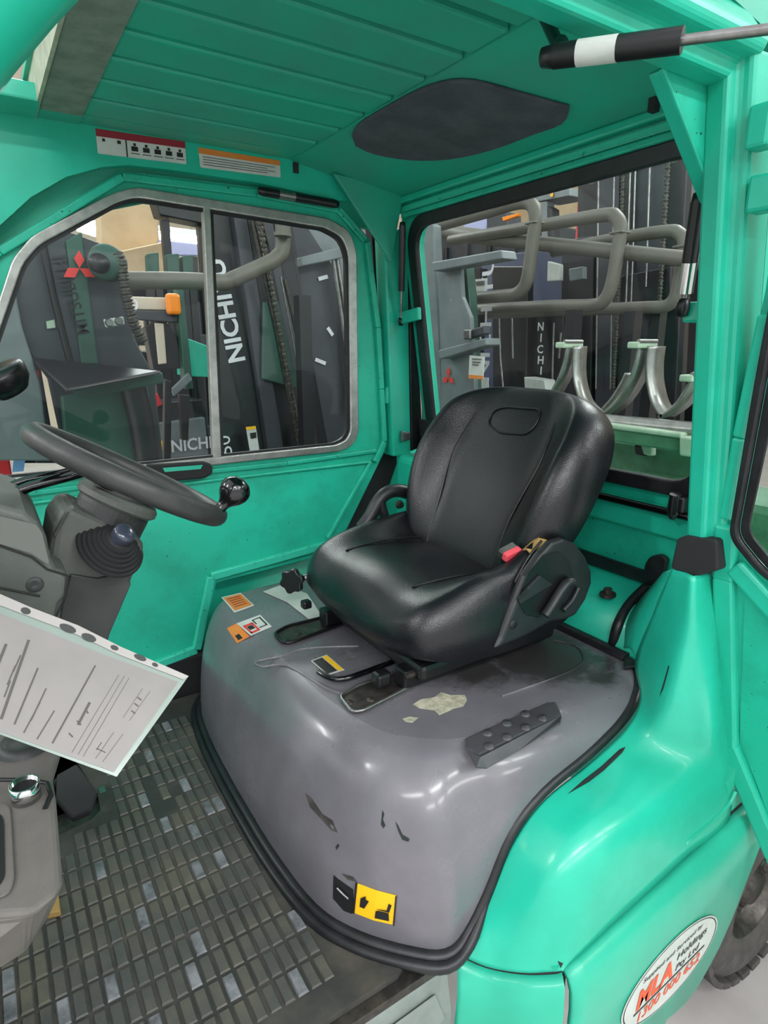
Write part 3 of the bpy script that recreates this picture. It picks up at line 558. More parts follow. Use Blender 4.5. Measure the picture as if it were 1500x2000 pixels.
# raised platform edges pressed into the hood top
m = MB(); m.tube(cr([(0.5807, 0.995, 1.0805), (0.4881, 1.0443, 1.0805), (0.4283, 1.0421, 1.0805), (0.3795, 1.0492, 1.0805), (0.382, 1.0239, 1.0805), (0.4235, 1.0017, 1.0805), (0.4513, 0.8851, 1.0805), (0.481, 0.8263, 1.0805)], 4), .0025, 6); m.build('hood_ridge', 'hood', HD)
m = MB(); m.tube(cr([(0.9388, 0.7959, 1.0805), (0.9577, 0.7511, 1.0805), (0.9262, 0.7052, 1.0805), (0.8864, 0.6906, 1.0805), (0.8204, 0.6885, 1.0805), (0.698, 0.6956, 1.0805)], 4), .0025, 6); m.build('hood_ridge', 'hood', HD)
# step pad
m = MB(); m.prism([(0.5604, 0.6327, 1.082), (0.741, 0.6326, 1.082), (0.7579, 0.6272, 1.082), (0.7369, 0.5938, 1.082), (0.5512, 0.5899, 1.082), (0.5466, 0.6116, 1.082)], (0, 0, .005)); PAD = m.build('step_pad', 'pad', HD, bevel=.003)
pq = [(0.5411, 0.6029, 1.086), (0.5466, 0.5838, 1.086), (0.7309, 0.5889, 1.086), (0.7125, 0.575, 1.0881), (0.6166, 0.575, 1.0748), (0.551, 0.572, 1.0731), (0.5332, 0.575, 1.0804)]
m = MB(); m.add(pq, [(0, 1, 5, 6), (1, 2, 4, 5), (2, 3, 4)]); m.build('step_pad_apron', 'pad', PAD, solid=.004)
for c in [(0.5977, 0.6224, 1.0868), (0.6419, 0.6247, 1.0868), (0.6859, 0.627, 1.0868), (0.577, 0.596, 1.0868), (0.6162, 0.5979, 1.0868), (0.6596, 0.6, 1.0868), (0.7014, 0.603, 1.0868)]:
    m = MB(); m.lathe([(0, .0035), (.007, .0033), (.009, 0)], c, (0, 0, 1), 16); m.build('grip_stud', 'pad', PAD)
# labels, bare patches and marks on the hood
UPN = (0, -.2, 1)
q = [(0.4258, 1.3953, 1.081), (0.4763, 1.3973, 1.081), (0.4762, 1.3041, 1.081), (0.4222, 1.2906, 1.081)]
m = MB(); m.add(q, [(0, 1, 2, 3)]); A1 = m.build('service_label', 'white', HD, solid=.0006); A1['label'] = 'small orange and white label'
patch(A1, 'label_face', q, 'orange', .08, .94, .08, .92, .001, (0, 0, 1))
for k in range(5): patch(A1, 'label_text_line', q, 'dkred', .2, .8, .2 + .13 * k, .24 + .13 * k, .0014, (0, 0, 1))
q = [(0.4063, 1.2331, 1.081), (0.4678, 1.2478, 1.081), (0.4663, 1.1758, 1.081), (0.4111, 1.1586, 1.081)]
m = MB(); m.add(q, [(0, 1, 2, 3)]); A2 = m.build('pinch_warning_label', 'white', HD, solid=.0006); A2['label'] = 'peeling white and orange pictogram label'
for u0, u1, v0, v1, c in [(.08, .5, .3, .42, 'red'), (.08, .16, .3, .9, 'red'), (.42, .5, .3, .9, 'red'), (.08, .5, .82, .92, 'red'), (.18, .4, .45, .7, 'ink_black'), (.55, .92, .15, .2, 'ink_black'), (.86, .92, .15, .8, 'ink_black'), (.55, .92, .75, .8, 'ink_black'), (.55, .6, .15, .5, 'ink_black')]:
    patch(A2, 'pictogram_stroke', q, c, u0, u1, v0, v1, .001, (0, 0, 1))
q2 = [(0.3888, 1.248, 1.0677), (0.4063, 1.2331, 1.081), (0.4084, 1.1575, 1.081), (0.3868, 1.1782, 1.0617)]
m = MB(); m.add(q2, [(0, 1, 2, 3)]); m.build('label_warning_strip', 'orange', A2, solid=.0006)
patch(A2, 'pictogram_stroke', q2, 'ink_black', .2, .55, .6, .9, .001, (0, 0, 1))
q = [(0.4703, 0.9918, 1.081), (0.5081, 0.9969, 1.081), (0.5086, 0.9248, 1.081), (0.4727, 0.9256, 1.081)]
m = MB(); m.add(q, [(0, 1, 2, 3)]); A3 = m.build('battery_label', 'white', HD, solid=.0006)
patch(A3, 'label_face', q, 'ink_black', .05, .64, .06, .94, .001, (0, 0, 1)); patch(A3, 'label_strip', q, 'yellow', .68, .96, .05, .96, .001, (0, 0, 1))
ys = [(0.3724, 0.6525, 0.8938), (0.3906, 0.6258, 0.8935), (0.4106, 0.602, 0.8938), (0.4078, 0.6002, 0.8685), (0.4048, 0.5997, 0.8447), (0.3846, 0.6239, 0.8427), (0.3658, 0.6519, 0.8424), (0.369, 0.652, 0.869), (0.3878, 0.6244, 0.8695)]
m = MB(); m.add(ys, [(0, 1, 8, 7), (1, 2, 3, 8), (8, 3, 4, 5), (7, 8, 5, 6)]); A4 = m.build('lift_label', 'yellow', HD, solid=.0008); A4['label'] = 'yellow pictogram label on the hood front'
for pts in ([(0.3737, 0.6426, 0.8735), (0.3789, 0.6361, 0.8801), (0.3785, 0.6356, 0.8741), (0.3813, 0.6313, 0.8735), (0.376, 0.6362, 0.8585), (0.3717, 0.6427, 0.859)], [(0.3871, 0.6214, 0.8608), (0.3902, 0.6177, 0.8632), (0.4001, 0.6059, 0.8634), (0.3998, 0.6041, 0.8508), (0.3853, 0.6215, 0.849)], [(0.3883, 0.6204, 0.8647), (0.3982, 0.6086, 0.8668), (0.401, 0.6074, 0.8788), (0.4041, 0.6037, 0.8775), (0.4007, 0.6054, 0.8645)], [(0.3708, 0.6528, 0.8953), (0.3728, 0.65, 0.8967), (0.3659, 0.6488, 0.8428), (0.3641, 0.6519, 0.8421)], [(0.409, 0.6015, 0.8939), (0.4107, 0.5998, 0.8945), (0.4047, 0.5975, 0.8445), (0.4031, 0.5993, 0.8447)]):
    m = MB(); m.add(pts, [list(range(len(pts)))]); m.build('pictogram_shape', 'ink_black', A4, solid=.0004)
pk = [(0.3524, 0.689, 0.8881), (0.3682, 0.6563, 0.8805), (0.367, 0.6532, 0.8557), (0.3646, 0.6543, 0.8383), (0.3573, 0.667, 0.8367), (0.3489, 0.686, 0.8483)]
m = MB(); m.add(pk, [list(range(6))]); m.build('latch_pocket', 'ink_black', HD, solid=.001)
m = MB(); m.tube([(0.3524, 0.6777, 0.8741), (0.3568, 0.6682, 0.8692), (0.3615, 0.6587, 0.8651)], .002, 6); m.build('latch_lever', 'steel', HD)
for pts, mt in [([(0.5502, 0.7593, 1.0812), (0.5715, 0.7645, 1.0812), (0.595, 0.757, 1.0812), (0.6158, 0.7632, 1.0812), (0.6234, 0.7465, 1.0812), (0.6458, 0.7339, 1.0812), (0.6371, 0.7182, 1.0812), (0.6196, 0.707, 1.0812), (0.6032, 0.7103, 1.0812), (0.5824, 0.7093, 1.0812), (0.5691, 0.7091, 1.0812), (0.5701, 0.7245, 1.0812), (0.5533, 0.7426, 1.0812)], 'chip'),
                ([(0.5114, 0.7342, 1.0812), (0.5248, 0.7325, 1.0812), (0.536, 0.7218, 1.0812), (0.5183, 0.7161, 1.0812), (0.5108, 0.7244, 1.0812)], 'chip'),
                ([(0.4168, 0.649, 1.0075), (0.4176, 0.6445, 1.0032), (0.4141, 0.6434, 0.9963), (0.4151, 0.6378, 0.9891), (0.412, 0.6387, 0.9844), (0.4105, 0.6434, 0.9889)], 'scratch'),
                ([(0.4267, 0.6291, 0.9973), (0.4288, 0.6241, 0.9928), (0.4307, 0.6158, 0.9818), (0.4373, 0.6068, 0.9782), (0.4353, 0.6065, 0.974), (0.4292, 0.6136, 0.9751), (0.4273, 0.6204, 0.9836)], 'scratch'),
                ([(0.3602, 0.6944, 0.9332), (0.3628, 0.6923, 0.9392), (0.3644, 0.6886, 0.9394), (0.3604, 0.6915, 0.9297)], 'scratch'),
                ([(0.3529, 0.7843, 0.9729), (0.3558, 0.7639, 0.9741), (0.3581, 0.733, 0.9662), (0.3646, 0.7109, 0.968), (0.3657, 0.6969, 0.9551), (0.3608, 0.708, 0.9529), (0.3558, 0.7325, 0.9579), (0.3514, 0.7634, 0.9607)], 'dirt'),
                ([(0.3605, 0.6765, 0.8976), (0.3706, 0.6594, 0.9008), (0.3736, 0.6525, 0.8956), (0.3651, 0.6658, 0.8926)], 'dirt')]:
    m = MB(); m.add(pts, [list(range(len(pts)))]); m.build('worn_patch' if mt == 'chip' else 'scuff_mark', mt, HD, solid=.0003)
# ---------------------------------------------------------------- floor mat
MT = thing('floor_mat', 'worn black rubber floor mat with raised tread blocks', 'floor mat', (.0, 1.0, .785))
foot = [(Vector(hood_base[i]) + out_dir(i) * .012) for i in range(nb) if hood_base[i][2] < .8005]
edge = [(p.x, p.y, .786) for p in foot if p.y > .575]
mo = [(-.6, .566, .786), (.39, .566, .786), (.405, .573, .786)] + edge[1:-2] + [(.36, 1.47, .786), (-.6, 1.47, .786)]
pedal_hole = [(0.0844, 1.2046, 0.786), (0.082, 1.1522, 0.786), (0.0608, 1.134, 0.786), (0.0085, 1.1255, 0.786), (-0.0749, 1.1096, 0.786), (-0.1821, 1.1789, 0.786), (-0.1952, 1.5392, 0.786), (0.0291, 1.531, 0.786)]
m = MB(); m.plate(mo, [pedal_hole], (0, 0, .012)); m.build('mat_sheet', 'mat', MT)
bx = MB(); bx.add([(-.0085, -.0205, 0), (.0085, -.0205, 0), (.0085, .0205, 0), (-.0085, .0205, 0), (-.0068, -.0188, .004), (.0068, -.0188, .004), (.0068, .0188, .004), (-.0068, .0188, .004)],
                  [(4, 5, 6, 7), (0, 1, 5, 4), (1, 2, 6, 5), (2, 3, 7, 6), (3, 0, 4, 7)])
meA = bpy.data.meshes.new('tread_block'); meA.from_pydata(bx.v, [], bx.f); meA.materials.append(M['mat_block'])
meB = meA.copy(); meB.materials.clear(); meB.materials.append(M['mat_block_b'])
cnt = 0
for i in range(21):
    for j in range(17):
        x = .303 - .0205 * i; y = .632 + .0456 * j
        if x < .10 and y > 1.06 + max(0, (x + .05)) * .4: continue
        if x < -.03 and y > .93: continue
        lim = min((p.x for p in foot if abs(p.y - y) < .03), default=.5)
        if x > lim - .016 or y > 1.40 or cnt >= 298: continue
        if y > 1.05 and .16 < x < .24 and random.random() < .35: continue
        o = bpy.data.objects.new('tread_block', meB if random.random() < .10 else meA); COL.objects.link(o); o.scale = (random.uniform(.94, 1), random.uniform(.95, 1), random.uniform(.6, 1)); place(o, (x, y, .7978), MT); cnt += 1
# ---------------------------------------------------------------- pedals
PD = thing('pedal', 'black foot pedal in the floor opening beside the console', 'pedal', (.0, 1.2, .80))
m = MB(); m.prism([(0.0188, 1.2125, 0.8677), (0.0559, 1.1999, 0.8862), (0.0784, 1.1161, 0.8688), (0.0624, 1.0935, 0.8503), (0.03, 1.1093, 0.836), (0.01, 1.1687, 0.8457)], (0, 0, -.012)); m.build('pedal_pad', 'rubber_matt', PD, bevel=.004)
m = MB(); m.tube([(.03, 1.22, .85), (-.03, 1.26, .78), (-.12, 1.3, .72)], .01, 8); m.build('pedal_arm', 'steel_dark', PD)
m = MB(); m.box((0.0943, 1.2119, 0.795), (.012, .02, .008)); m.build('pedal_clip', 'steel', PD)
# ---------------------------------------------------------------- console at lower left
CN = thing('side_console', 'grey plastic side console with black tray and chrome socket', 'console', (-.1, .7, .80))
ct = [(-0.2463, 1.0637, 1.15), (-0.0086, 0.9071, 1.15), (0.028, 0.8722, 1.15), (0.0299, 0.8546, 1.15), (0.0087, 0.7786, 1.15), (0.0084, 0.7411, 1.15), (0.0007, 0.6041, 1.15), (-0.0059, 0.5896, 1.15), (-0.0308, 0.5798, 1.15), (-0.1911, 0.6745, 1.15)]
cb = [(-0.2881, 1.2443, 1.06), (-0.0319, 1.0654, 1.06), (0.0106, 1.0218, 1.06), (0.0105, 0.9879, 1.06), (-0.0095, 0.8979, 1.06), (-0.0108, 0.8339, 1.06), (-0.0165, 0.6782, 1.06), (-0.0211, 0.6611, 1.06), (-0.0432, 0.6282, 1.06), (-0.1957, 0.5933, 1.06)]
cm = [tuple(a * .85 + b * .15 for a, b in zip(p, q)) for p, q in zip(ct, cb)]
m = MB(); m.grid([ct, cm, cb], closev=True, smooth=False); m.cap(ct); m.cap(cb); m.build('console_body', 'console', CN, bevel=.008, seg=3, weld=True)
m = MB(); m.box((-.25, .75, .93), (.2, .3, .26)); m.build('console_pedestal', 'column_dark', CN)
m = MB(); m.prism(arc_round([(-0.1532, 0.8372, 1.1502), (-0.0425, 0.7615, 1.1502), (-0.0395, 0.7466, 1.1502), (-0.041, 0.6324, 1.1502), (-0.0472, 0.6133, 1.1502), (-0.1378, 0.6398, 1.1502)], .01, 3), (0, 0, .003)); m.build('tray_rim', 'console', CN, bevel=.002)
m = MB(); m.prism(arc_round([(-0.1507, 0.8113, 1.1534), (-0.0495, 0.7439, 1.1534), (-0.047, 0.728, 1.1534), (-0.0493, 0.64, 1.1534), (-0.0559, 0.6275, 1.1534), (-0.1388, 0.6602, 1.1534)], .01, 3), (0, 0, .001)); m.build('tray_recess', 'ink_black', CN)
m = MB(); m.lathe([(.011, .0), (.0165, .0), (.0165, .022), (.0145, .022), (.013, .004), (0, .004)], (-0.0228, 0.7613, 1.15), (0, 0, 1), 24); m.build('power_socket', 'chrome', CN)
m = MB(); m.lathe([(.0, .0165), (.0142, .0165), (.0142, .0150)], (-0.0228, 0.7613, 1.15), (0, 0, 1), 20, False); m.build('socket_bore', 'ink_black', CN)
m = MB(); m.lathe([(0, .006), (.022, .006), (.028, .012), (.034, .004), (.036, 0)], (-0.0166, 0.8794, 1.15), (0, 0, 1), 24); m.build('round_cap', 'column_dark', CN)
m = MB(); m.tube([(-0.1572, 0.8886, 1.1505), (-0.0161, 0.7951, 1.1505), (0.0007, 0.7775, 1.1505), (0.0029, 0.7523, 1.1505), (-0.0057, 0.7293, 1.1505)], .003, 6); m.build('console_seam', 'ink_black', CN)
m = MB(); m.prism([(-0.0237, 0.9834, 0.8), (-0.0095, 0.9672, 0.8), (-0.0102, 0.932, 0.8), (-0.0299, 0.9383, 0.8)], (0, 0, .012)); m.build('console_foot', 'webbing', CN, bevel=.002)
# ---------------------------------------------------------------- steering column and dash
ST = thing('steering_column', 'dark grey steering column with dash panel and wheel', 'steering column', (.1, 1.0, .80))
th_ = math.radians(31); nW = Vector((math.sin(th_), 0, math.cos(th_))); e1 = Vector((math.cos(th_), 0, -math.sin(th_))); e2 = Vector((0, 1, 0))
Wc = Vector((.175, .985, 1.487))
def wp(ang, r, h=0): return Wc + (e1 * math.cos(ang) + e2 * math.sin(ang)) * r + nW * h
m = MB(); m.tube([wp(2 * math.pi * k / 64,   .1415) for k in range(64)], .0165, 14, closed=True); SW = m.build('steering_wheel', 'wheel', ST)
for a in (math.radians(100), math.radians(220), math.radians(340)):
    m = MB(); m.tube([wp(a, .140, -.004), wp(a, .1, -.014), wp(a, .04, -.022)], [.010, .013, .018], 8, flat=.5, upv=nW); m.build('wheel_spoke', 'wheel', SW)
m = MB(); m.lathe([(0, -.008), (.03, -.01), (.042, -.02), (.042, -.04)], Wc, nW, 28); m.build('wheel_hub', 'wheel', SW)
kp = wp(math.radians(-36), .142)
m = MB(); m.lathe(cr([(.010, .006), (.0085, .018), (.011, .026), (.019, .036), (.0235, .047), (.0225, .058), (.015, .067), (.006, .0705), (.0005, .071)], 4), kp, (nW + Vector((.35, 0, 0))), 32); m.build('spinner_knob', 'black_gloss', SW)
m = MB(); m.lathe([(0, -.03), (.055, -.032), (.060, -.038), (.060, -.046), (.055, -.05)], Wc, nW, 40, False); m.build('horn_ring', 'column', ST)
m = MB(); m.lathe([(.052, -.05), (.053, -.056), (.053, -.085), (.049, -.094), (.0, -.095)], Wc, nW, 40, False); m.build('column_collar', 'column_dark', ST)
m = MB(); m.prism([(0.072, 0.93, 1.4572), (0.0844, 0.93, 1.4642), (0.168, 0.93, 1.4036), (0.1741, 0.93, 1.3913), (0.1738, 0.93, 1.3735), (0.162, 0.93, 1.3579), (0.1492, 0.93, 1.3327), (0.1112, 0.93, 1.2604), (0.1018, 0.93, 1.2334), (0.0324, 0.93, 1.2535), (0.0111, 0.93, 1.2875), (0.0443, 0.93, 1.3876), (0.0585, 0.93, 1.4402)], (0, .12, 0)); m.build('column_cowl', 'column', ST, bevel=.012, seg=3)
m = MB(); m.prism([(0.0709, 0.926, 1.3667), (0.1041, 0.926, 1.3534), (0.1463, 0.926, 1.3542), (0.1486, 0.926, 1.3342), (0.1108, 0.926, 1.2622), (0.1014, 0.926, 1.2353), (0.0386, 0.926, 1.2535), (0.0553, 0.926, 1.325)], (0, .006, 0)); m.build('cowl_lower_cover', 'column_dark', ST, bevel=.002)
m = MB(); m.prism([(0.0755, 0.926, 1.4576), (0.0798, 0.926, 1.457), (0.0586, 0.926, 1.4235), (0.0565, 0.926, 1.4268)], (0, .006, 0)); m.build('cowl_rib', 'column_dark', ST, bevel=.001)
m = MB(); m.prism([(-0.1463, 0.86, 1.545), (0.0008, 0.86, 1.4927), (0.0262, 0.86, 1.4799), (0.0381, 0.86, 1.4635), (0.0451, 0.86, 1.442), (0.0462, 0.86, 1.4142), (0.0514, 0.86, 1.3991), (0.0634, 0.86, 1.3895), (0.058, 0.86, 1.3597), (0.0478, 0.86, 1.3511), (0.0392, 0.86, 1.3203), (0.0212, 0.86, 1.3104), (-0.1787, 0.86, 1.3651)], (0, .25, 0)); DB = m.build('dash_panel', 'column', ST, bevel=.008, seg=3)
for pts in ([(-0.0359, 0.859, 1.4563), (-0.0064, 0.859, 1.4419), (0.0251, 0.859, 1.4213), (0.0399, 0.859, 1.4018), (0.0632, 0.859, 1.3885)], [(-0.0438, 0.859, 1.4029), (-0.0139, 0.859, 1.3883), (0.0273, 0.859, 1.3678)], [(0.0632, 0.859, 1.3885), (0.0561, 0.859, 1.3605), (0.0377, 0.859, 1.3285)]):
    m = MB(); m.tube(pts, .0014, 5); m.build('panel_seam', 'ink_black', ST)
m = MB(); m.lathe([(0, .001), (.004, .002), (.009, .003), (.0105, 0)], (0.0237, 0.86, 1.3838), (0, -1, 0), 16); m.build('panel_screw', 'column_dark', ST)
m = MB(); m.prism([(-0.0214, 0.858, 1.4843), (-0.0012, 0.858, 1.4793), (0.0351, 0.858, 1.4631), (0.0404, 0.858, 1.4515), (0.0433, 0.858, 1.4112), (0.0407, 0.858, 1.4089), (0.0247, 0.858, 1.4271), (-0.006, 0.858, 1.4448), (-0.0256, 0.858, 1.4561)], (0, -.001, 0)); m.build('clear_film', 'film', ST)
bc = (0.1273, 0.93, 1.395); ax = Vector((.40, -.62, .62)).normalized()
bp = []
for k in range(6):
    r0 = .050 - .0052 * k; bp += [(r0, .0045 * k), (r0 - .001, .0045 * k + .003), (r0 - .006, .0045 * k + .0035)]
m = MB(); m.lathe(bp + [(.014, .028), (.014, .03), (0, .03)], bc, ax, 36, False); m.build('lever_boot', 'rubber_matt', ST)
m = MB(); m.lathe(cr([(.014, .026), (.0155, .034), (.0155, .042), (.013, .046), (.007, .048), (.0004, .0485)], 3), bc, ax, 28); m.build('lever_cap', 'cap', ST)
for d in (0, 1):
    m = MB(); m.tube([(-0.0556, 1.02, 1.4481), (0.0427, 1.02, 1.4799), (0.1162, 1.02, 1.4932)], .008, 8) if d == 0 else m.tube([(-0.0549, 1.05, 1.4562), (0.0385, 1.05, 1.4842), (0.1092, 1.05, 1.4921)], .006, 8); m.build('column_lever', 'black_gloss', ST)
# ---------------------------------------------------------------- paper in a plastic sleeve
PP = thing('document_sleeve', 'paper form in a clear punched plastic sleeve leaning on the console', 'document', (0.055, 0.6655, 1.2231))
qs = [(-0.0843, 0.8179, 1.4484), (-0.0325, 0.7989, 1.4118), (0.0136, 0.7836, 1.3811), (0.0586, 0.7698, 1.3526), (0.1029, 0.7519, 1.3192), (0.1721, 0.727, 1.2707), (0.0675, 0.6583, 1.211), (-0.098, 0.7189, 1.3281)]
npl = Vector((.15, -.75, .6)).normalized()
m = MB(); m.prism([Vector(p) - npl * .0012 for p in qs], npl * .001); m.build('plastic_sleeve', 'sleeve', PP)
qp = [(-0.086, 0.8056, 1.4335), (-0.0169, 0.7803, 1.3846), (0.0738, 0.7493, 1.3232), (0.158, 0.723, 1.2692), (0.0654, 0.6617, 1.2158), (-0.0978, 0.7202, 1.3297)]
m = MB(); m.prism(qp, npl * .0006); m.build('paper_sheet', 'paper', PP)
qe = [(-0.0843, 0.8179, 1.4484), (-0.014, 0.7949, 1.4021), (0.0148, 0.7844, 1.3818), (0.0588, 0.7706, 1.3535), (0.1008, 0.7528, 1.3208), (0.1721, 0.727, 1.2707), (0.1648, 0.7243, 1.2692), (0.0967, 0.7468, 1.3143), (0.0558, 0.7633, 1.3452), (0.0121, 0.7772, 1.3735), (-0.0157, 0.7862, 1.3917), (-0.0856, 0.8086, 1.4372)]
m = MB(); m.prism([Vector(p) + npl * .001 for p in qe], npl * .0005); m.build('sleeve_binding_strip', 'binding', PP)
HC = [(0.0081, 0.782, 1.3804), (0.0474, 0.7682, 1.3534), (0.0676, 0.7607, 1.339), (0.0932, 0.7522, 1.3219), (0.1196, 0.7437, 1.3047), (0.1349, 0.7375, 1.2931)]
tdir = (Vector(qe[5]) - Vector(qe[1])).normalized(); sdir = npl.cross(tdir)
for c, (rx, ry) in zip(HC, [(.0055, .004), (.010, .0045), (.009, .0045), (.005, .003), (.008, .0035), (.004, .0025)]):
    m = MB(); m.prism([Vector(c) + npl * .0016 + tdir * math.cos(t) * rx + sdir * math.sin(t) * ry for t in [2 * math.pi * k / 14 for k in range(14)]], npl * .0002); m.build('punched_hole', 'column_dark', PP)
def ink(a, b, w=.0012, mt='ink'):
    m = MB(); m.bar(Vector(a) + npl * .0009, Vector(b) + npl * .0009, w, .0002, npl); m.build('printed_line', mt, PP)
for (a, b, w) in [((0.0063, 0.7601, 1.3535), (-0.031, 0.7052, 1.2942), .003), ((-0.0158, 0.7574, 1.3557), (-0.0486, 0.7114, 1.3064), .003),
                  ((0.0104, 0.7391, 1.3263), (-0.02, 0.701, 1.2862), .002), ((0.0067, 0.7146, 1.2966), (-0.013, 0.6947, 1.2766), .0015),
                  ((0.0189, 0.7081, 1.2854), (-0.0019, 0.6897, 1.2676), .0015), ((0.0687, 0.7391, 1.3118), (0.0115, 0.6859, 1.2595), .002),
                  ((0.0552, 0.712, 1.2812), (0.0391, 0.6967, 1.2661), .003), ((0.0919, 0.7312, 1.2961), (0.0282, 0.6783, 1.2458), .0006),
                  ((0.0978, 0.7302, 1.2933), (0.0337, 0.6765, 1.2421), .0006), ((0.1024, 0.7284, 1.2899), (0.0382, 0.6747, 1.2388), .0006),
                  ((0.1146, 0.7195, 1.2758), (0.0864, 0.6989, 1.257), .0006), ((0.1226, 0.7172, 1.2708), (0.0923, 0.6962, 1.2522), .0006),
                  ((0.0737, 0.6892, 1.2481), (0.0498, 0.6723, 1.2329), .0006), ((0.0828, 0.6871, 1.2432), (0.0562, 0.6696, 1.2279), .0006),
                  ((0.0591, 0.683, 1.244), (0.0525, 0.6781, 1.2395), .001), ((0.0528, 0.6792, 1.2408), (0.0611, 0.6756, 1.2342), .001)]:
    ink(a, b, w)
# handwriting and small print on the form
for a, b in [(PP_, QQ_) for PP_, QQ_ in zip([(0.0287, 0.6917, 1.2624), (0.0389, 0.6997, 1.2699), (0.0493, 0.7079, 1.2775), (0.1067, 0.7132, 1.2698), (0.1019, 0.7088, 1.2655), (0.0968, 0.7036, 1.2603), (-0.004, 0.7489, 1.3421), (-0.0174, 0.7309, 1.323), (-0.0104, 0.7416, 1.3346), (0.0148, 0.7241, 1.3064)], [(0.0319, 0.6886, 1.2578), (0.0421, 0.6965, 1.2651), (0.0514, 0.704, 1.2722), (0.1105, 0.7106, 1.2657), (0.1056, 0.7062, 1.2614), (0.1005, 0.7011, 1.2562), (-0.0133, 0.7373, 1.3299), (-0.0253, 0.7198, 1.3111), (-0.0208, 0.7282, 1.3204), (-0.0047, 0.7024, 1.2842)])]:
    ink(a, b, .0016)

# ---------------------------------------------------------------- operator seat
YS = .955
OS = thing('operator_seat', 'black vinyl forklift seat with red buckle on the grey hood', 'seat', (.75, YS, 1.085))
# cushion: cross sections along the truck (x, half width, bottom, top centre, top at the sides)
secs = [(.528, .10, 1.178, 1.196, 1.196, 1.196), (.533, .165, 1.162, 1.214, 1.212, 1.212), (.548, .208, 1.148, 1.237, 1.234, 1.234), (.575, .231, 1.137, 1.256, 1.256, 1.256), (.62, .245, 1.130, 1.266, 1.272, 1.274),
        (.68, .251, 1.126, 1.264, 1.284, 1.296), (.74, .253, 1.126, 1.258, 1.292, 1.302), (.79, .252, 1.13, 1.252, 1.298, 1.328), (.83, .250, 1.135, 1.248, 1.30, 1.35), (.87, .246, 1.145, 1.246, 1.296, 1.35), (.905, .238, 1.155, 1.242, 1.285, 1.32), (.935, .22, 1.17, 1.235, 1.26, 1.27)]
def cush(x, w, b, t, tf, tn):
    r = []; lip = min(.035, (t - b) * .4)
    for k in range(49):                                             # top from far to near
        u = 1 - 2 * k / 48; a = abs(u); ts = tf if u > 0 else tn
        q = max(0, min(1, (a - .46) / .40)); q = q * q * (3 - 2 * q)
        z = t + (ts - t) * q + .004 * math.cos(u * 5) * (1 - q)
        e = max(0, (a - .80) / .20); z -= (z - (b + lip)) * (1 - math.sqrt(max(0, 1 - e * e)))
        r.append((x, YS + u * w, z))
    for k in range(1, 16):
        u = -1 + 2 * k / 16; r.append((x, YS + u * w * .97, b + lip * abs(u) ** 4))
    return r
R_ = [cush(*[v for v in s]) for s in cr(secs, 4)]
m = MB(); m.grid(R_, closev=True); m.cap(R_[0]); m.cap(R_[-1]); m.build('seat_cushion', 'vinyl', OS)
# backrest: rows from the foot up (height v, half width, front x, z, thickness, bolster)
rows = [(.185, .800, 1.235, .05, .0), (.205, .806, 1.262, .075, .012), (.224, .826, 1.31, .09, .03), (.238, .850, 1.36, .10, .042), (.246, .876, 1.41, .10, .048), (.246, .902, 1.455, .10, .048),
        (.242, .926, 1.495, .098, .042), (.226, .951, 1.538, .09, .032), (.196, .969, 1.566, .078, .018), (.15, .982, 1.583, .06, .006), (.07, .991, 1.591, .035, .0)]
def back(w, x, z, th, bl):
    r = []
    nx, nz = -.85, .52                                              # outward normal of the front face
    for k in range(41):
        u = 1 - 2 * k / 40; a = abs(u)
        f = bl * max(0, min(1, (a - .42) / .36)) ** 1.6
        e = max(0, (a - .78) / .22); d = f - (f + th * .45) * (1 - math.sqrt(max(0, 1 - e * e)))
        r.append((x + nx * d, YS + u * w, z + nz * d))
    for k in range(1, 20):
        u = -1 + 2 * k / 20; a = abs(u)
        d = -th * (.45 + .55 * math.sqrt(max(0, 1 - a ** 3)))
        r.append((x + nx * d, YS + u * w, z + nz * d))
    return r
B_ = [back(*s) for s in cr(rows, 4)]
m = MB(); m.grid(B_, closev=True); m.cap(B_[0]); m.cap(B_[-1]); BK = m.build('backrest', 'vinyl', OS)
def bk(u, z, off=.002):
    """point on the plain middle of the backrest."""
    import bisect
    zs = [r[2] for r in rows]; i = max(1, min(len(zs) - 1, bisect.bisect(zs, z))); t = (z - zs[i - 1]) / (zs[i] - zs[i - 1]); x = rows[i - 1][1] + (rows[i][1] - rows[i - 1][1]) * t
    return Vector((x - .85 * off, YS + u, z + .52 * off))
hp = arc_round([bk(.07, 1.538), bk(.04, 1.549), bk(-.065, 1.552), bk(-.072, 1.522), bk(-.055, 1.502), bk(.02, 1.497), bk(.066, 1.511)], .015, 4)
m = MB(); m.tube(hp, .0022, 6, closed=True); m.build('headrest_seam', 'vinyl', BK)
for s in (1, -1):
    m = MB(); m.tube(cr([bk(s * .105, 1.25, .002), bk(s * .112, 1.35, .004), bk(s * .13, 1.45, .008), bk(s * .118, 1.53, .004)], 5), .002, 6); m.build('back_seam', 'vinyl', BK)
    m = MB(); m.tube(cr([(.60, YS + s * .12, 1.2625), (.68, YS + s * .128, 1.2655), (.78, YS + s * .13, 1.2585), (.84, YS + s * .11, 1.25)], 5), .002, 6); m.build('cushion_seam', 'vinyl', OS)
sp_ = [p for p in B_]
ridge_ = [tuple(Vector(r[41 + 1]) + Vector((-.004, -.004, .0))) for r in B_[6:-4]]
m = MB(); m.tube(ridge_, .0025, 6); m.build('backrest_piping', 'seat_shell', BK)
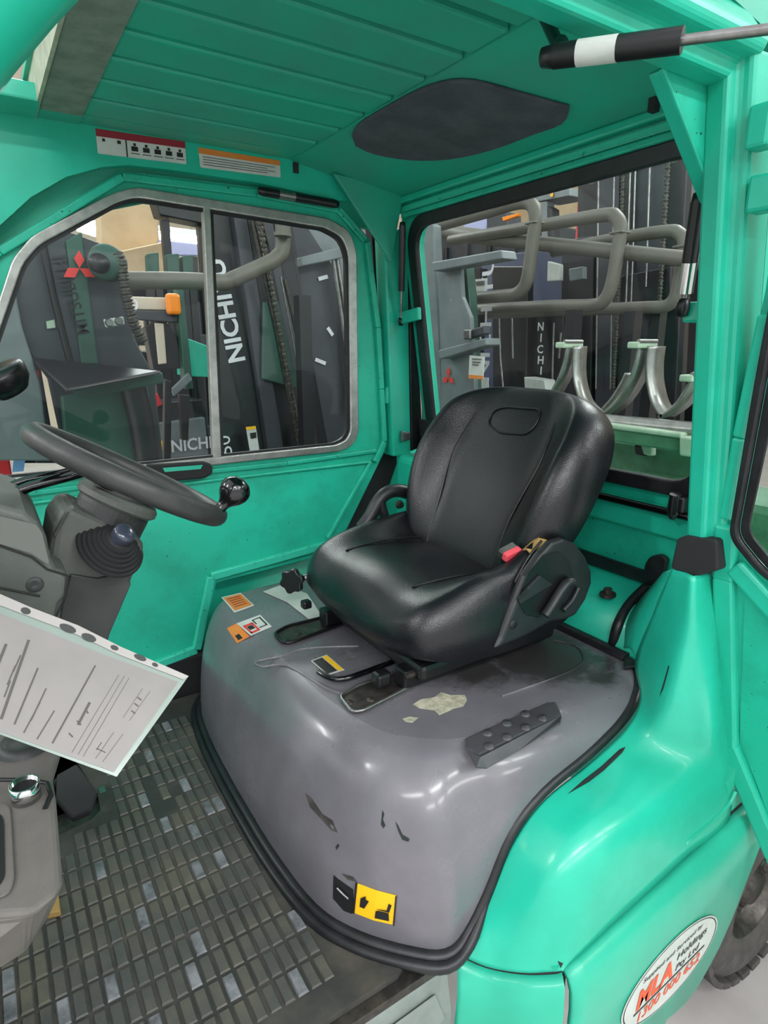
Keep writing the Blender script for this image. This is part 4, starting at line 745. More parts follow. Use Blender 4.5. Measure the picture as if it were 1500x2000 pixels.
# near hip guard: moulded side shell with lever
out = [(0.678, 0.722, 1.1724), (0.6935, 0.722, 1.1937), (0.718, 0.722, 1.244), (0.7449, 0.722, 1.2938), (0.7797, 0.722, 1.3271), (0.8063, 0.722, 1.3452), (0.8364, 0.722, 1.3468), (0.8692, 0.722, 1.3323), (0.9011, 0.722, 1.3004), (0.9208, 0.722, 1.2698), (0.9256, 0.722, 1.2437), (0.912, 0.722, 1.2118), (0.8861, 0.722, 1.1849), (0.8578, 0.722, 1.1835), (0.8187, 0.722, 1.1892), (0.754, 0.722, 1.1774)]
m = MB(); m.prism(out, (0, -.022, 0)); SG = m.build('side_guard', 'seat_shell', OS, bevel=.009, seg=3)
inr = [(0.7249, 0.699, 1.2584), (0.7457, 0.699, 1.3029), (0.7832, 0.699, 1.3293), (0.8196, 0.699, 1.3263), (0.8516, 0.699, 1.3027), (0.8634, 0.699, 1.2726), (0.8474, 0.699, 1.2439), (0.8202, 0.699, 1.2201), (0.7791, 0.699, 1.2103), (0.7474, 0.699, 1.2241)]
m = MB(); m.prism(inr, (0, -.0012, 0)); m.build('guard_recess', 'black', SG, bevel=.0005)
m = MB(); m.prism([(0.7471, 0.6985, 1.2801), (0.7708, 0.6985, 1.294), (0.8067, 0.6985, 1.269), (0.7275, 0.6985, 1.2504), (0.7218, 0.6985, 1.2612)], (0, -.006, 0)); m.build('guard_rib', 'seat_shell', SG, bevel=.002)
m = MB(); m.prism([(0.718, 0.6925, 1.2642), (0.7387, 0.6925, 1.2784), (0.7456, 0.6925, 1.2692), (0.7233, 0.6925, 1.2593)], (0, -.001, 0)); m.build('guard_slot', 'ink_black', SG)
m = MB(); m.tube(cr([(0.7849, 0.688, 1.2171), (0.8038, 0.688, 1.2361), (0.8227, 0.688, 1.2573), (0.8376, 0.688, 1.2678), (0.8512, 0.688, 1.2668)], 4), .0095, 10, flat=.8); m.build('recline_lever', 'seat_shell', SG)
m = MB(); m.tube(cr([(0.84, 0.694, 1.2111), (0.8631, 0.694, 1.2259), (0.8773, 0.694, 1.2471)], 4), .005, 8); m.build('guard_ridge', 'seat_shell', SG)
for c in [(0.7205, 0.6995, 1.2113), (0.7603, 0.6995, 1.2266)]:
    m = MB(); m.lathe([(0, .0012), (.008, .0012), (.0085, 0)], c, (0, -1, 0), 14); m.build('bolt_hole', 'ink_black', SG)
m = MB(); m.tube(cr([(0.6831, 0.725, 1.1736), (0.7032, 0.725, 1.1977), (0.7377, 0.725, 1.2655), (0.7713, 0.725, 1.3144), (0.8045, 0.725, 1.3428)], 4), .0025, 6); m.build('guard_piping', 'black', OS)
# far hip guard with open grip
m = MB(); m.tube(cr([(0.7127, 1.2, 1.2608), (0.7357, 1.2, 1.2851), (0.756, 1.2, 1.3149), (0.7792, 1.2, 1.3357), (0.8147, 1.2, 1.34), (0.8575, 1.2, 1.3242), (0.8925, 1.2, 1.2958), (0.9126, 1.2, 1.2608), (0.9103, 1.2, 1.2231), (0.8814, 1.2, 1.2144)], 4), .0165, 12); m.build('hip_grip', 'seat_shell', OS)
m = MB(); m.tube(cr([(0.7615, 1.195, 1.3253), (0.7702, 1.195, 1.2937), (0.7849, 1.195, 1.2633), (0.8029, 1.195, 1.2448)], 4), .012, 10); m.build('grip_strut', 'seat_shell', OS)
# buckle, webbing
bo = (0.7732, 0.765, 1.312)
m = MB(); m.bar((0.7564, 0.775, 1.3083), (0.7929, 0.775, 1.3174), .022, .018, (0, -.4, 1)); BU = m.build('seat_belt_buckle', 'steel', OS, bevel=.003)
m = MB(); m.bar((0.7515, 0.762, 1.3101), (0.7879, 0.762, 1.317), .012, .016, (0, -.4, 1)); m.build('buckle_button', 'buckle_red', BU, bevel=.002)
m = MB(); m.bar((0.7614, 0.77, 1.2949), (0.7943, 0.77, 1.3035), .024, .02, (0, -.4, 1)); m.build('buckle_body', 'black', BU, bevel=.003)
wb = [(0.7853, 0.752, 1.3213), (0.8025, 0.752, 1.3319), (0.8229, 0.752, 1.3402), (0.8445, 0.752, 1.3385)]; wc = [(0.7812, 0.728, 1.3231), (0.7911, 0.728, 1.3271), (0.8062, 0.728, 1.3321), (0.821, 0.728, 1.341)]
m = MB(); m.grid([wb, [tuple((a + b) / 2 + d for a, b, d in zip(p, q, (0, 0, .006 * (-1) ** i))) for i, (p, q) in enumerate(zip(wb, wc))], wc]); m.build('belt_webbing', 'webbing', OS, solid=.003)
# adjusting knob at the far front corner
kc = Vector((0.5133, 1.17, 1.179)); ka = Vector((-.72, -.6, .15)).normalized(); ku = ka.orthogonal().normalized(); kw = ka.cross(ku)
star = [kc + (ku * math.cos(t) + kw * math.sin(t)) * (.0265 + .003 * math.cos(6 * t)) for t in [2 * math.pi * k / 36 for k in range(36)]]
m = MB(); m.prism(star, ka * -.016); m.build('adjust_knob', 'black', OS, bevel=.003)
m = MB(); m.tube([kc - ka * .01, kc + Vector((.035, -.005, .004)), kc + Vector((.07, -.01, .008))], .008, 8); m.build('knob_shaft', 'steel', OS)
m = MB(); m.box((0.5248, 1.12, 1.1413), (.02, .02, .018)); m.build('knob_bracket', 'black', OS, bevel=.004)
# slide rails and suspension under the cushion
for nm, tp in (('near', [(0.4531, 0.8443, 1.0815), (0.4998, 0.858, 1.0815), (0.5885, 0.8563, 1.0815), (0.7746, 0.8673, 1.0815), (0.8759, 0.8682, 1.0815), (0.8454, 0.8214, 1.0815), (0.7734, 0.8043, 1.0815), (0.5747, 0.8033, 1.0815), (0.4646, 0.785, 1.0815), (0.4486, 0.7918, 1.0815)]), ('far', [(0.4549, 1.1348, 1.0815), (0.4913, 1.1524, 1.0815), (0.5914, 1.1502, 1.0815), (0.6789, 1.161, 1.0815), (0.6783, 1.1136, 1.0815), (0.5597, 1.0903, 1.0815), (0.4639, 1.0762, 1.0815), (0.4524, 1.0864, 1.0815)])):
    tp = arc_round(tp, .01, 2)
    m = MB(); m.prism([Vector(p) for p in tp], (0, 0, .002)); RL = m.build('slide_rail', 'steel_dark', OS)
    m = MB(); m.tube([Vector(p) + Vector((0, 0, .004)) for p in tp], .0035, 6, closed=True); m.build('rail_rim', 'steel' if nm == 'near' else 'black', RL)
    for c in ([(0.4591, 0.8205, 1.084), (0.4954, 0.8084, 1.084)] if nm == 'near' else [(0.4615, 1.091, 1.084), (0.4972, 1.1072, 1.084)]):
        m = MB(); m.lathe([(0, .002), (.006, .002), (.0075, 0)], c, (0, 0, 1), 12); m.build('rail_rivet', 'steel_dark', RL)
m = MB(); m.box((.74, .815, 1.103), (.36, .034, .036)); m.build('slide_carriage', 'black', OS, bevel=.004)
m = MB(); m.box((.74, 1.115, 1.103), (.36, .034, .036)); m.build('slide_carriage', 'black', OS, bevel=.004)
m = MB(); m.box((.75, YS, 1.118), (.34, .36, .035)); m.build('seat_pan', 'black', OS, bevel=.01)
m = MB(); m.box((0.5295, 0.8269, 1.105), (.03, .026, .028)); m.build('carriage_end', 'black', OS, bevel=.006)
m = MB(); m.tube([(0.5602, 0.799, 1.112), (0.6763, 0.7983, 1.112)], .006, 8); m.build('slide_lever', 'steel_dark', OS)
m = MB(); m.tube(cr([(0.4541, 0.9262, 1.094), (0.4584, 0.9059, 1.094), (0.4683, 0.8867, 1.094), (0.4856, 0.8777, 1.094), (0.5158, 0.8774, 1.094), (0.5601, 0.88, 1.094), (0.6324, 0.8853, 1.094)], 4), .0055, 8); m.build('adjust_bar', 'black_gloss', OS)
# loose sheet lying on the hood beside the knob
m = MB(); m.prism([(0.5258, 1.3717, 1.0815), (0.5864, 1.3895, 1.0815), (0.6129, 1.2997, 1.0815), (0.581, 1.1504, 1.0815), (0.55, 1.1451, 1.0815), (0.5507, 1.183, 1.0815), (0.549, 1.2808, 1.0815)], (0, 0, .0012)); PS = m.build('loose_paper', 'white', None); tag(PS, 'small white paper sheet lying on the hood beside the seat knob', 'paper')
# ---------------------------------------------------------------- gas struts
def strut(label, a, b, r, cyl, rod, sticker=None, endc='black'):
    a, b = Vector(a), Vector(b); T = thing('gas_strut', label, 'gas strut', (a + b) / 2); f = lambda t: a + (b - a) * t
    m = MB(); m.tube([f(cyl[0]), f(cyl[1])], r, 14); C_ = m.build('cylinder', 'black', T)
    m = MB(); m.tube([f(rod[0]), f(rod[1])], r * .42, 10); m.build('rod', 'steel', T)
    for t in (0, 1):
        m = MB(); m.lathe([(0, r * 1.4), (r * .8, r * 1.1), (r * .95, 0), (r * .8, -r * 1.1), (0, -r * 1.4)], f(t), (b - a), 12); m.build('end_fitting', 'black', T)
    if sticker:
        m = MB(); m.tube([f(sticker[0]), f(sticker[1])], r * 1.03, 14); m.build('sticker' if len(sticker) < 3 else sticker[2], sticker[3] if len(sticker) > 3 else 'white', C_)
    return T
S1 = strut('black gas strut with pale sticker under the roof, running to upper right', (0.5602, 0.535, 1.9747), (0.6698, 0.31, 1.9509), .0118, (0, .5), (.48, 1), (.1, .26))
m = MB(); m.tube([(0.5685, 0.54, 1.9791), (0.5963, 0.56, 2.0033), (.66, .62, 2.03), (.69, .68, 2.095)], .008, 10); m.build('ball_joint', 'black', S1)
strut('short black gas strut with silver sleeve above the far door window', (0.6152, 1.462, 2.0219), (0.7985, 1.462, 2.0162), .0105, (0, 1), (.9, 1), (.2, .42, 'sleeve', 'steel'))
S3 = strut('slim black gas strut beside the far edge of the rear window', (0.9621, 1.4008, 1.9715), (0.9974, 1.4563, 1.7423), .0085, (0, .66), (.6, 1))
m = MB(); m.bar((1.0014, 1.4799, 1.7486), (0.9996, 1.3718, 1.7604), .012, .032); m.build('strut_bracket', 'green', S3, bevel=.003)
S4 = strut('thick black gas strut with chrome end in front of the near rear post', (0.9548, 0.5989, 1.8889), (0.9778, 0.6178, 1.7393), .0115, (0, .56), (.5, 1), (.56, .86, 'chrome_sleeve', 'chrome'))
m = MB(); m.box((0.999, 0.6068, 1.7315), (.03, .03, .032)); m.build('strut_bracket', 'green', S4, bevel=.004)
# ---------------------------------------------------------------- rear wheel
WH = thing('rear_wheel', 'black rear tyre with dark steel rim behind the lower body panel', 'wheel', (1.56, .63, 0))
wc_ = (1.56, .55, .27)
m = MB(); m.lathe([(.135, .012), (.15, .0), (.19, -.004), (.225, .0), (.245, .012), (.262, .03), (.27, .05), (.27, .12), (.255, .155), (.2, .17), (.135, .16)], wc_, (0, 1, 0), 48); TY = m.build('tyre', 'tyre', WH)
for k in range(30):
    a = 2 * math.pi * k / 30
    m = MB(); c = Vector((1.56 + math.cos(a) * .256, .566, .27 + math.sin(a) * .256)); Rm = Matrix.Rotation(-a, 3, 'Y')
    m.box(c, (.018, .045, .042), Rm); m.build('tread_lug', 'tyre', TY, bevel=.004)
m = MB(); m.lathe([(.14, .01), (.128, .016), (.12, .05), (.09, .06), (.085, .045), (.05, .04), (.045, .02), (0, .018)], wc_, (0, 1, 0), 40); RM = m.build('rim', 'steel_dark', WH)
for k in range(6):
    a = 2 * math.pi * k / 6
    m = MB(); m.lathe([(0, -.012), (.009, -.012), (.009, 0)], (1.56 + math.cos(a) * .068, .592, .27 + math.sin(a) * .068), (0, 1, 0), 6, False); m.build('wheel_nut', 'steel', RM)
# ---------------------------------------------------------------- dark lamp housing at the left edge
LH = thing('work_lamp', 'black lamp housing at the left edge of the far window', 'lamp', (.03, 1.42, 1.6))
m = MB(); m.lathe([(0, -.03), (.03, -.028), (.045, -.01), (.05, .012), (.046, .02), (0, .02)], (0.0424, 1.42, 1.6149), (-.5, -.2, .9), 20); m.build('housing', 'black', LH)
m = MB(); m.tube([(0.0424, 1.42, 1.6149), (-0.0227, 1.46, 1.5581)], .012, 8); m.build('stalk', 'black', LH)

# ---------------------------------------------------------------- warehouse walls and lamps
m = MB(); m.box((4, 12.05, 3), (30, .1, 6)); structure(m.build('wall_far', 'ceil_wall'))
m = MB(); m.box((12.05, 4, 3), (.1, 30, 6)); structure(m.build('wall_right', 'ceil_wall'))
def lamp_bar(label, a, b, w, group='strip lamps hanging from the ceiling'):
    a, b = Vector(a), Vector(b); T = thing('strip_lamp', label, 'lamp', (a + b) / 2, group)
    m = MB(); m.bar(a + Vector((0, 0, .04)), b + Vector((0, 0, .04)), w * 1.1, .05); m.build('lamp_body', 'white', T, bevel=.008)
    m = MB(); m.bar(a, b, w, .02); m.build('diffuser', 'lamp', T)
    for t in (.2, .8):
        p = a + (b - a) * t; m = MB(); m.tube([p + Vector((0, 0, .06)), Vector((p.x, p.y, 5.6))], .01, 6); m.build('hanger_rod', 'steel', T)
lamp_bar('long lit strip lamp seen high through the far door window', (1.5594, 7, 2.7579), (2.2567, 7, 2.7377), .5)
lamp_bar('bright strip lamp showing at the upper left corner of the far door window', (1.0457, 7, 2.7953), (1.2148, 7, 2.7557), .6)
for i, (x, y) in enumerate([(-4.5, -3.4), (-1.2, -3.4), (2.1, -3.4), (-4.5, -6.6), (-1.2, -6.6), (2.1, -6.6), (-4.5, 1.0), (-4.5, 5.0), (1.5, 6.2), (5.0, 2.2), (5.0, -1.6)]):
    lamp_bar('white strip lamp on the ceiling out of view', (x - 1.1, y, 4.6), (x + 1.1, y, 4.6), .34)
for i, y in enumerate((-6.6, -3.4, 1.0, 5.0, 7.0)):
    m = MB(); m.box((1, y, 5.7), (18, .15, .22)); structure(m.build('trim_%d' % (i + 1), 'white', bevel=.02), 'white roof beam carrying lamps')
# ---------------------------------------------------------------- helpers for the machines parked behind
def plates(T, items):
    out = []
    for nm, mt, pts, vec in items:
        m = MB(); m.prism(pts, vec); out.append(m.build(nm, mt, T, bevel=.006))
    return out
def diamonds(parent, c, right, upv, s, name='three_diamond_emblem'):
    c, right, upv = Vector(c), Vector(right).normalized(), Vector(upv).normalized(); n = right.cross(upv)
    for a in (90, 210, 330):
        d = right * math.cos(math.radians(a)) + upv * math.sin(math.radians(a)); e = n.cross(d)
        m = MB(); m.prism([c + n * .002, c + d * s * .5 + e * s * .29 + n * .002, c + d * s + n * .002, c + d * s * .5 - e * s * .29 + n * .002], n * .001); m.build(name, 'red', parent)
def chain(parent, pts, r, n, name='lift_chain'):
    P = cr(pts, 8); L = [0]
    for a, b in zip(P, P[1:]): L.append(L[-1] + (Vector(b) - Vector(a)).length)
    for k in range(n):
        s = L[-1] * (k + .5) / n; i = max(j for j in range(len(L)) if L[j] <= s); i = min(i, len(P) - 2); t = (s - L[i]) / max(1e-6, L[i + 1] - L[i]); a, b = Vector(P[i]), Vector(P[i + 1]); c = a + (b - a) * t; d = (b - a).normalized(); h = L[-1] / n
        m = MB(); m.tube([c - d * h * .55, c - d * h * .25, c, c + d * h * .25, c + d * h * .55], [r * .55, r, r * .5, r, r * .55], 8); m.build('chain_link', 'chain', parent)
BY = (0, .06, 0); BX = (.06, 0, 0)
# --- machine A: grey mast with red emblem behind the far window
A = thing('forklift_mast', 'grey forklift mast with red three-diamond emblem behind the far door window', 'forklift mast', (.3, 2.55, 0))
pa = plates(A, [('mast_plate', 'mast', [(0.0473, 2.5, 1.8635), (0.2091, 2.5, 1.9809), (0.3341, 2.5, 2.0553), (0.4604, 2.5, 2.0163), (0.4792, 2.5, 1.953), (0.51, 2.5, 1.7057), (0.5674, 2.5, 1.5741), (0.5746, 2.5, 1.2359), (0.2304, 2.5, 1.2703), (0.2095, 2.5, 1.565)], BY),
                ('mast_side_channel', 'mast_pale', [(0.0097, 2.47, 1.7975), (0.1448, 2.47, 1.8897), (0.1506, 2.47, 1.7364), (0.1792, 2.47, 1.5585), (0.1787, 2.47, 1.2801), (-0.0348, 2.47, 1.3015)], BY),
                ('mast_stripe', 'mast_green', [(0.3174, 2.485, 2.0228), (0.3722, 2.485, 2.0566), (0.3758, 2.485, 1.6118), (0.3167, 2.485, 1.6128)], (0, .02, 0)),
                ('tray', 'mast_dark', [(0.1659, 2.4799, 1.641), (0.5599, 2.3373, 1.5911), (0.2311, 2.207, 1.5455)], (0, 0, -.012)),
                ('tray_lip', 'mast_green', [(0.2471, 2.36, 1.5361), (0.5684, 2.36, 1.5847), (0.5722, 2.36, 1.5462), (0.3035, 2.36, 1.5028)], (0, .02, 0)),
                ('mast_foot', 'mast_green', [(0.2365, 2.44, 1.5073), (0.5315, 2.44, 1.5361), (0.5313, 2.44, 1.2395), (0.3241, 2.44, 1.2607), (0.2238, 2.44, 1.271)], BY)])
m = MB(); m.tube([(0.2443, 2.47, 2.0149), (0.257, 2.47, 1.8383), (0.282, 2.47, 1.6137)], .012, 8); m.build('hydraulic_hose', 'black', A)
m = MB(); m.tube([(0.4702, 2.42, 1.5428), (0.4875, 2.42, 1.4115), (0.499, 2.42, 1.246)], .045, 14); m.build('lift_cylinder', 'mast_dark', A)
m = MB(); m.lathe([(0, -.04), (.048, -.04), (.06, -.025), (.06, .025), (.048, .04), (0, .04)], (0.4316, 2.42, 1.9522), (.5, 1, 0), 24); m.build('chain_pulley', 'mast_green', A)
m = MB(); m.lathe([(0, -.046), (.032, -.046), (.032, .04)], (0.4129, 2.41, 1.945), (.5, 1, 0), 20); m.build('pulley_hub', 'mast_dark', A)
chain(A, [(0.4578, 2.38, 1.9856), (0.467, 2.38, 1.9488), (0.4708, 2.38, 1.8747), (0.479, 2.38, 1.8077), (0.4905, 2.38, 1.7531), (0.5154, 2.38, 1.6905)], .022, 13)
m = MB(); m.prism([(0.3996, 2.44, 1.7669), (0.467, 2.44, 1.7788), (0.4692, 2.44, 1.7509), (0.4049, 2.44, 1.7394)], (0, -.01, 0)); BP = m.build('bolt_plate', 'white', A, bevel=.003)
for c in [(0.4166, 2.428, 1.7566), (0.4493, 2.428, 1.7624)]:
    m = MB(); m.lathe([(0, .012), (.012, .012), (.015, 0)], c, (0, -1, 0), 8, False); m.build('bolt_head', 'steel', BP)
diamonds(A, (0.3479, 2.47, 1.9353), (1, 0, .05), (.1, 0, 1), .058)
lettering('MITSUBISHI', 'mast_lettering', (0.3592, 2.483, 1.7222), (-.18, 0, 1), (-1, 0, -.18), .045, 'mast_dark', A, .26, .01)
m = MB(); m.prism([(0.2253, 2.49, 1.7582), (0.2514, 2.49, 1.7655), (0.2512, 2.49, 1.7383), (0.2254, 2.49, 1.7345)], (0, -.004, 0)); m.build('mint_sticker', 'mint', A)
# --- left edge: black mast with red body and blue tag
B2 = thing('forklift_mast', 'black mast beside a red truck at the lower left of the far window', 'forklift mast', (-.1, 2.75, 0))
plates(B2, [('mast_rail', 'mast_dark', [(0.1445, 2.75, 1.8862), (0.1889, 2.75, 1.8883), (0.1586, 2.75, 1.2286), (0.1011, 2.75, 1.2345)], BY), ('mast_rail', 'mast', [(0.1657, 2.7, 1.6506), (0.2042, 2.7, 1.6503), (0.2154, 2.7, 1.2307), (0.1419, 2.7, 1.2382)], BY), ('carriage', 'mast_dark', [(-0.0341, 2.72, 1.5077), (0.1309, 2.72, 1.4818), (0.1374, 2.72, 1.3256), (-0.0643, 2.72, 1.3041)], BY), ('red_cover', 'forklift_red', [(-0.0693, 2.68, 1.4758), (0.0587, 2.68, 1.4507), (0.057, 2.68, 1.2009), (-0.1107, 2.68, 1.201)], BY)])
m = MB(); m.prism([(0.0707, 2.64, 1.2781), (0.1092, 2.64, 1.2802), (0.0949, 2.64, 1.2232), (0.0583, 2.64, 1.2234)], (0, -.004, 0)); m.build('blue_tag', 'blue', B2)
m = MB(); m.prism([(0.1739, 2.64, 1.593), (0.1932, 2.64, 1.5889), (0.1889, 2.64, 1.5558), (0.1729, 2.64, 1.5599)], (0, -.004, 0)); m.build('red_label', 'red', B2)
# --- bent guard pipe in front of the black mast
GP = thing('guard_pipe', 'thick grey bent guard pipe crossing the far door window', 'pipe', (.8, 2.6, 0))
m = MB(); m.tube(cr([(0.5148, 2.6, 1.9145), (0.5665, 2.6, 1.9172), (0.6815, 2.6, 1.9231), (0.8228, 2.6, 1.9266), (0.8902, 2.6, 1.9261)], 3) + cr([(0.9179, 2.63, 1.9298), (1.1029, 2.63, 2.0131), (1.1562, 2.63, 2.0453), (1.1821, 2.63, 2.0922), (1.1915, 2.63, 2.2934)], 4), .033, 14); m.build('pipe_run', 'pipe', GP)
m = MB(); m.tube([(1.1613, 2.58, 2.1204), (1.162, 2.58, 2.1344)], .037, 14); m.build('pipe_weld', 'pipe', GP)
# --- machine C: dark leaning mast with vertical lettering
Cm = thing('forklift_mast', 'dark leaning forklift mast lettered in white behind the sliding window', 'forklift mast', (.9, 3.0, 0))
plates(Cm, [('mast_plate', 'mast_dark', [(0.9577, 2.95, 2.272), (1.076, 2.95, 2.2847), (1.2138, 2.95, 1.0889), (0.9323, 2.95, 1.1177)], BY), ('mast_channel', 'mast', [(1.069, 2.9, 2.2652), (1.1291, 2.9, 2.2673), (1.2776, 2.9, 1.0903), (1.1877, 2.9, 1.0995)], BY), ('mast_channel', 'mast_dark', [(1.1408, 2.93, 2.2733), (1.1903, 2.93, 2.2742), (1.3667, 2.93, 1.0764), (1.2908, 2.93, 1.0842)], BY),
            ('mast_channel', 'mast', [(1.2331, 2.96, 2.2834), (1.2794, 2.96, 2.2838), (1.4996, 2.96, 1.0581), (1.4228, 2.96, 1.0659)], BY), ('mast_channel', 'mast_dark', [(1.2923, 2.99, 2.2899), (1.372, 2.99, 2.289), (1.5879, 2.99, 1.0443), (1.4991, 2.99, 1.0534)], BY), ('carriage_plate', 'mast_green', [(1.1792, 2.87, 1.8753), (1.26, 2.87, 1.8827), (1.3507, 2.87, 1.4663), (1.1546, 2.87, 1.5222)], (0, .02, 0))])
for p in ([(1.1367, 2.86, 2.2447), (1.2365, 2.86, 1.7604), (1.3456, 2.86, 1.0897)], [(1.2892, 2.86, 1.9822), (1.3715, 2.86, 1.6161), (1.4399, 2.86, 1.08)], [(1.1808, 2.86, 2.2492), (1.2163, 2.86, 2.1228)]):
    m = MB(); m.tube(p, .012, 8); m.build('piston_rod', 'steel_dark', Cm)
m = MB(); m.tube([(1.2643, 2.85, 1.9914), (1.3279, 2.85, 1.6167), (1.4025, 2.85, 1.1794)], .005, 6); m.build('polished_edge', 'steel', Cm)
chain(Cm, [(1.1652, 2.84, 2.2445), (1.2112, 2.84, 1.9428), (1.2721, 2.84, 1.5691), (1.332, 2.84, 1.1341)], .016, 24)
lettering('NICHIYU', 'mast_lettering', (1.1056, 2.945, 1.6103), (-.17, 0, 1), (-1, 0, -.17), .088, 'lettering', Cm, .46, .03)
m = MB(); m.prism([(1.0506, 2.85, 1.2991), (1.1, 2.85, 1.3006), (1.1119, 2.85, 1.1841), (1.064, 2.85, 1.1784)], (0, -.003, 0)); WL_ = m.build('warning_label', 'white', Cm)
m = MB(); m.prism([(1.0488, 2.845, 1.2998), (1.0981, 2.845, 1.3013), (1.0999, 2.845, 1.2863), (1.0504, 2.845, 1.2849)], (0, -.001, 0)); m.build('label_strip', 'yellow', WL_)
m = MB(); m.prism([(1.0675, 2.845, 1.2688), (1.099, 2.845, 1.2714), (1.1001, 2.845, 1.2438), (1.0711, 2.845, 1.2411)], (0, -.001, 0)); m.build('label_pictogram', 'ink_black', WL_)
lettering('50', 'mast_lettering', (0.9867, 2.88, 1.1737), (-.1, 0, 1), (-1, 0, -.1), .06, 'lettering', Cm, .09)
m = MB(); m.lathe([(0, -.01), (.02, -.01), (.02, .03), (0, .03)], (1.4524, 3.1, 1.8076), (0, 0, 1), 12); m.box((1.4551, 3.1, 1.7999), (.05, .03, .12)); m.build('indicator_lens', 'lamp_orange', Cm, bevel=.01)
m = MB(); m.box((1.5058, 3.1, 1.4694), (.04, .02, .12)); m.build('yellow_label', 'yellow', Cm)
# --- machine D: wide grey plate at the right of the far window
Dm = thing('forklift_mast', 'wide scuffed grey mast plate at the rear end of the far window', 'forklift mast', (1.3, 3.2, 0))
plates(Dm, [('mast_plate', 'mast', [(1.4481, 3.15, 2.3816), (1.5597, 3.15, 2.2842), (1.7128, 3.15, 2.0937), (1.825, 3.15, 1.4327), (1.854, 3.15, 0.9917), (1.6459, 3.15, 1.013), (1.5411, 3.15, 1.7711), (1.4719, 3.15, 2.276)], BY), ('cross_beam', 'mast_pale', [(1.4701, 3.05, 2.1126), (1.7346, 3.05, 2.1866), (1.7398, 3.05, 2.1315), (1.4742, 3.05, 2.069)], BY), ('upper_box', 'mast_pale', [(1.5775, 3.2, 2.2681), (1.7073, 3.2, 2.3054), (1.8659, 3.2, 2.2151), (1.8651, 3.2, 2.1618), (1.5914, 3.2, 2.1476)], BY)])
for p in ([(1.6698, 3.08, 2.1349), (1.7192, 3.08, 1.8258), (1.7836, 3.08, 1.3808)], [(1.6945, 3.08, 2.1366), (1.7449, 3.08, 1.8263), (1.8115, 3.08, 1.4372)]):
    m = MB(); m.tube(p, .012, 8); m.build('piston_rod', 'steel', Dm)
m = MB(); m.prism([(1.7495, 3.1, 1.4669), (1.7661, 3.1, 1.4607), (1.7736, 3.1, 1.3041), (1.7532, 3.1, 1.2995)], (0, -.004, 0)); m.build('white_sticker', 'white', Dm)
for a, b in (((1.5802, 3.14, 1.6035), (1.6431, 3.14, 1.5806)), ((1.6612, 3.14, 1.7726), (1.6922, 3.14, 1.7321)), ((1.6122, 3.14, 2.0222), (1.6684, 3.14, 2.0382))):
    m = MB(); m.bar(a, b, .003, .02); m.build('paint_scrape', 'lettering', Dm)
# --- truck E: far beige truck seen between the masts
E_ = thing('parked_forklift', 'distant grey truck with orange lamp and beige roof between the masts', 'forklift', (.7, 4.4, 0))
plates(E_, [('overhead_guard', 'forklift_beige', [(0.8057, 4.3, 1.9755), (1.1668, 4.3, 1.9771), (1.1634, 4.3, 1.9006), (0.8154, 4.3, 1.8969)], (0, .4, 0)), ('guard_beam', 'mast', [(0.8079, 4.28, 1.8897), (1.1641, 4.28, 1.8934), (1.158, 4.28, 1.8228), (0.8179, 4.28, 1.8411)], (0, .1, 0)), ('counterweight', 'mast_pale', [(0.9448, 4.3, 1.1705), (1.292, 4.3, 1.1936), (1.3035, 4.3, 0.8661), (0.9197, 4.3, 0.9054)], (0, .5, 0)),
             ('engine_cover', 'mast_dark', [(0.9286, 4.35, 1.2963), (1.2986, 4.35, 1.3132), (1.305, 4.35, 1.1628), (0.9552, 4.35, 1.1577)], (0, .3, 0)), ('rear_post', 'mast_green', [(1.1592, 4.25, 2.0426), (1.2018, 4.25, 2.0446), (1.2151, 4.25, 1.3925), (1.1603, 4.25, 1.3945)], (0, .1, 0)), ('hood_green', 'green', [(1.2687, 4.5, 1.7283), (1.6506, 4.5, 1.585), (1.6412, 4.5, 1.4373), (1.2576, 4.5, 1.4659)], (0, .3, 0)),
             ('seat_backrest', 'mast_dark', [(0.957, 4.32, 1.7885), (1.0784, 4.32, 1.8481), (1.1603, 4.32, 1.726), (1.1567, 4.32, 1.5265), (0.9829, 4.32, 1.5233)], (0, .12, 0)), ('seat_panel', 'forklift_beige', [(1.0129, 4.3, 1.8207), (1.0705, 4.3, 1.8153), (1.0672, 4.3, 1.5619), (1.014, 4.3, 1.5562)], (0, .02, 0)), ('red_part', 'forklift_red', [(0.9367, 4.3, 1.36), (0.9902, 4.3, 1.3712), (1.0163, 4.3, 1.2958), (0.9408, 4.3, 1.2659)], (0, .1, 0)), ('mirror_arm', 'mast_pale', [(1.0571, 4.2, 1.4012), (1.1757, 4.2, 1.5033), (1.1989, 4.2, 1.4562), (1.0691, 4.2, 1.351)], (0, .03, 0)),
             ('dark_post', 'mast_dark', [(0.9963, 4.1, 1.473), (1.0394, 4.1, 1.4558), (0.9862, 4.1, 0.9302), (0.9408, 4.1, 0.9349)], (0, .05, 0)), ('dark_post', 'mast_dark', [(1.0774, 4.1, 1.3736), (1.1491, 4.1, 1.3641), (1.1116, 4.1, 1.072), (1.0717, 4.1, 1.0753)], (0, .05, 0))])
m = MB(); m.box((1.1271, 4.25, 1.9351), (.09, .06, .13)); m.build('orange_lamp', 'lamp_orange', E_, bevel=.02)
lettering('NICHIYU', 'truck_lettering', (1.0453, 4.29, 0.9689), (1, 0, .03), (0, 0, 1), .085, 'lettering', E_, .42, .02)
lettering('19', 'truck_lettering', (0.8289, 4.27, 1.8777), (1, 0, 0), (0, 0, 1), .08, 'lettering', E_)
m = MB(); m.box((0.9689, 4.28, 1.0158), (.1, .02, .08)); m.build('yellow_plate', 'yellow', E_)
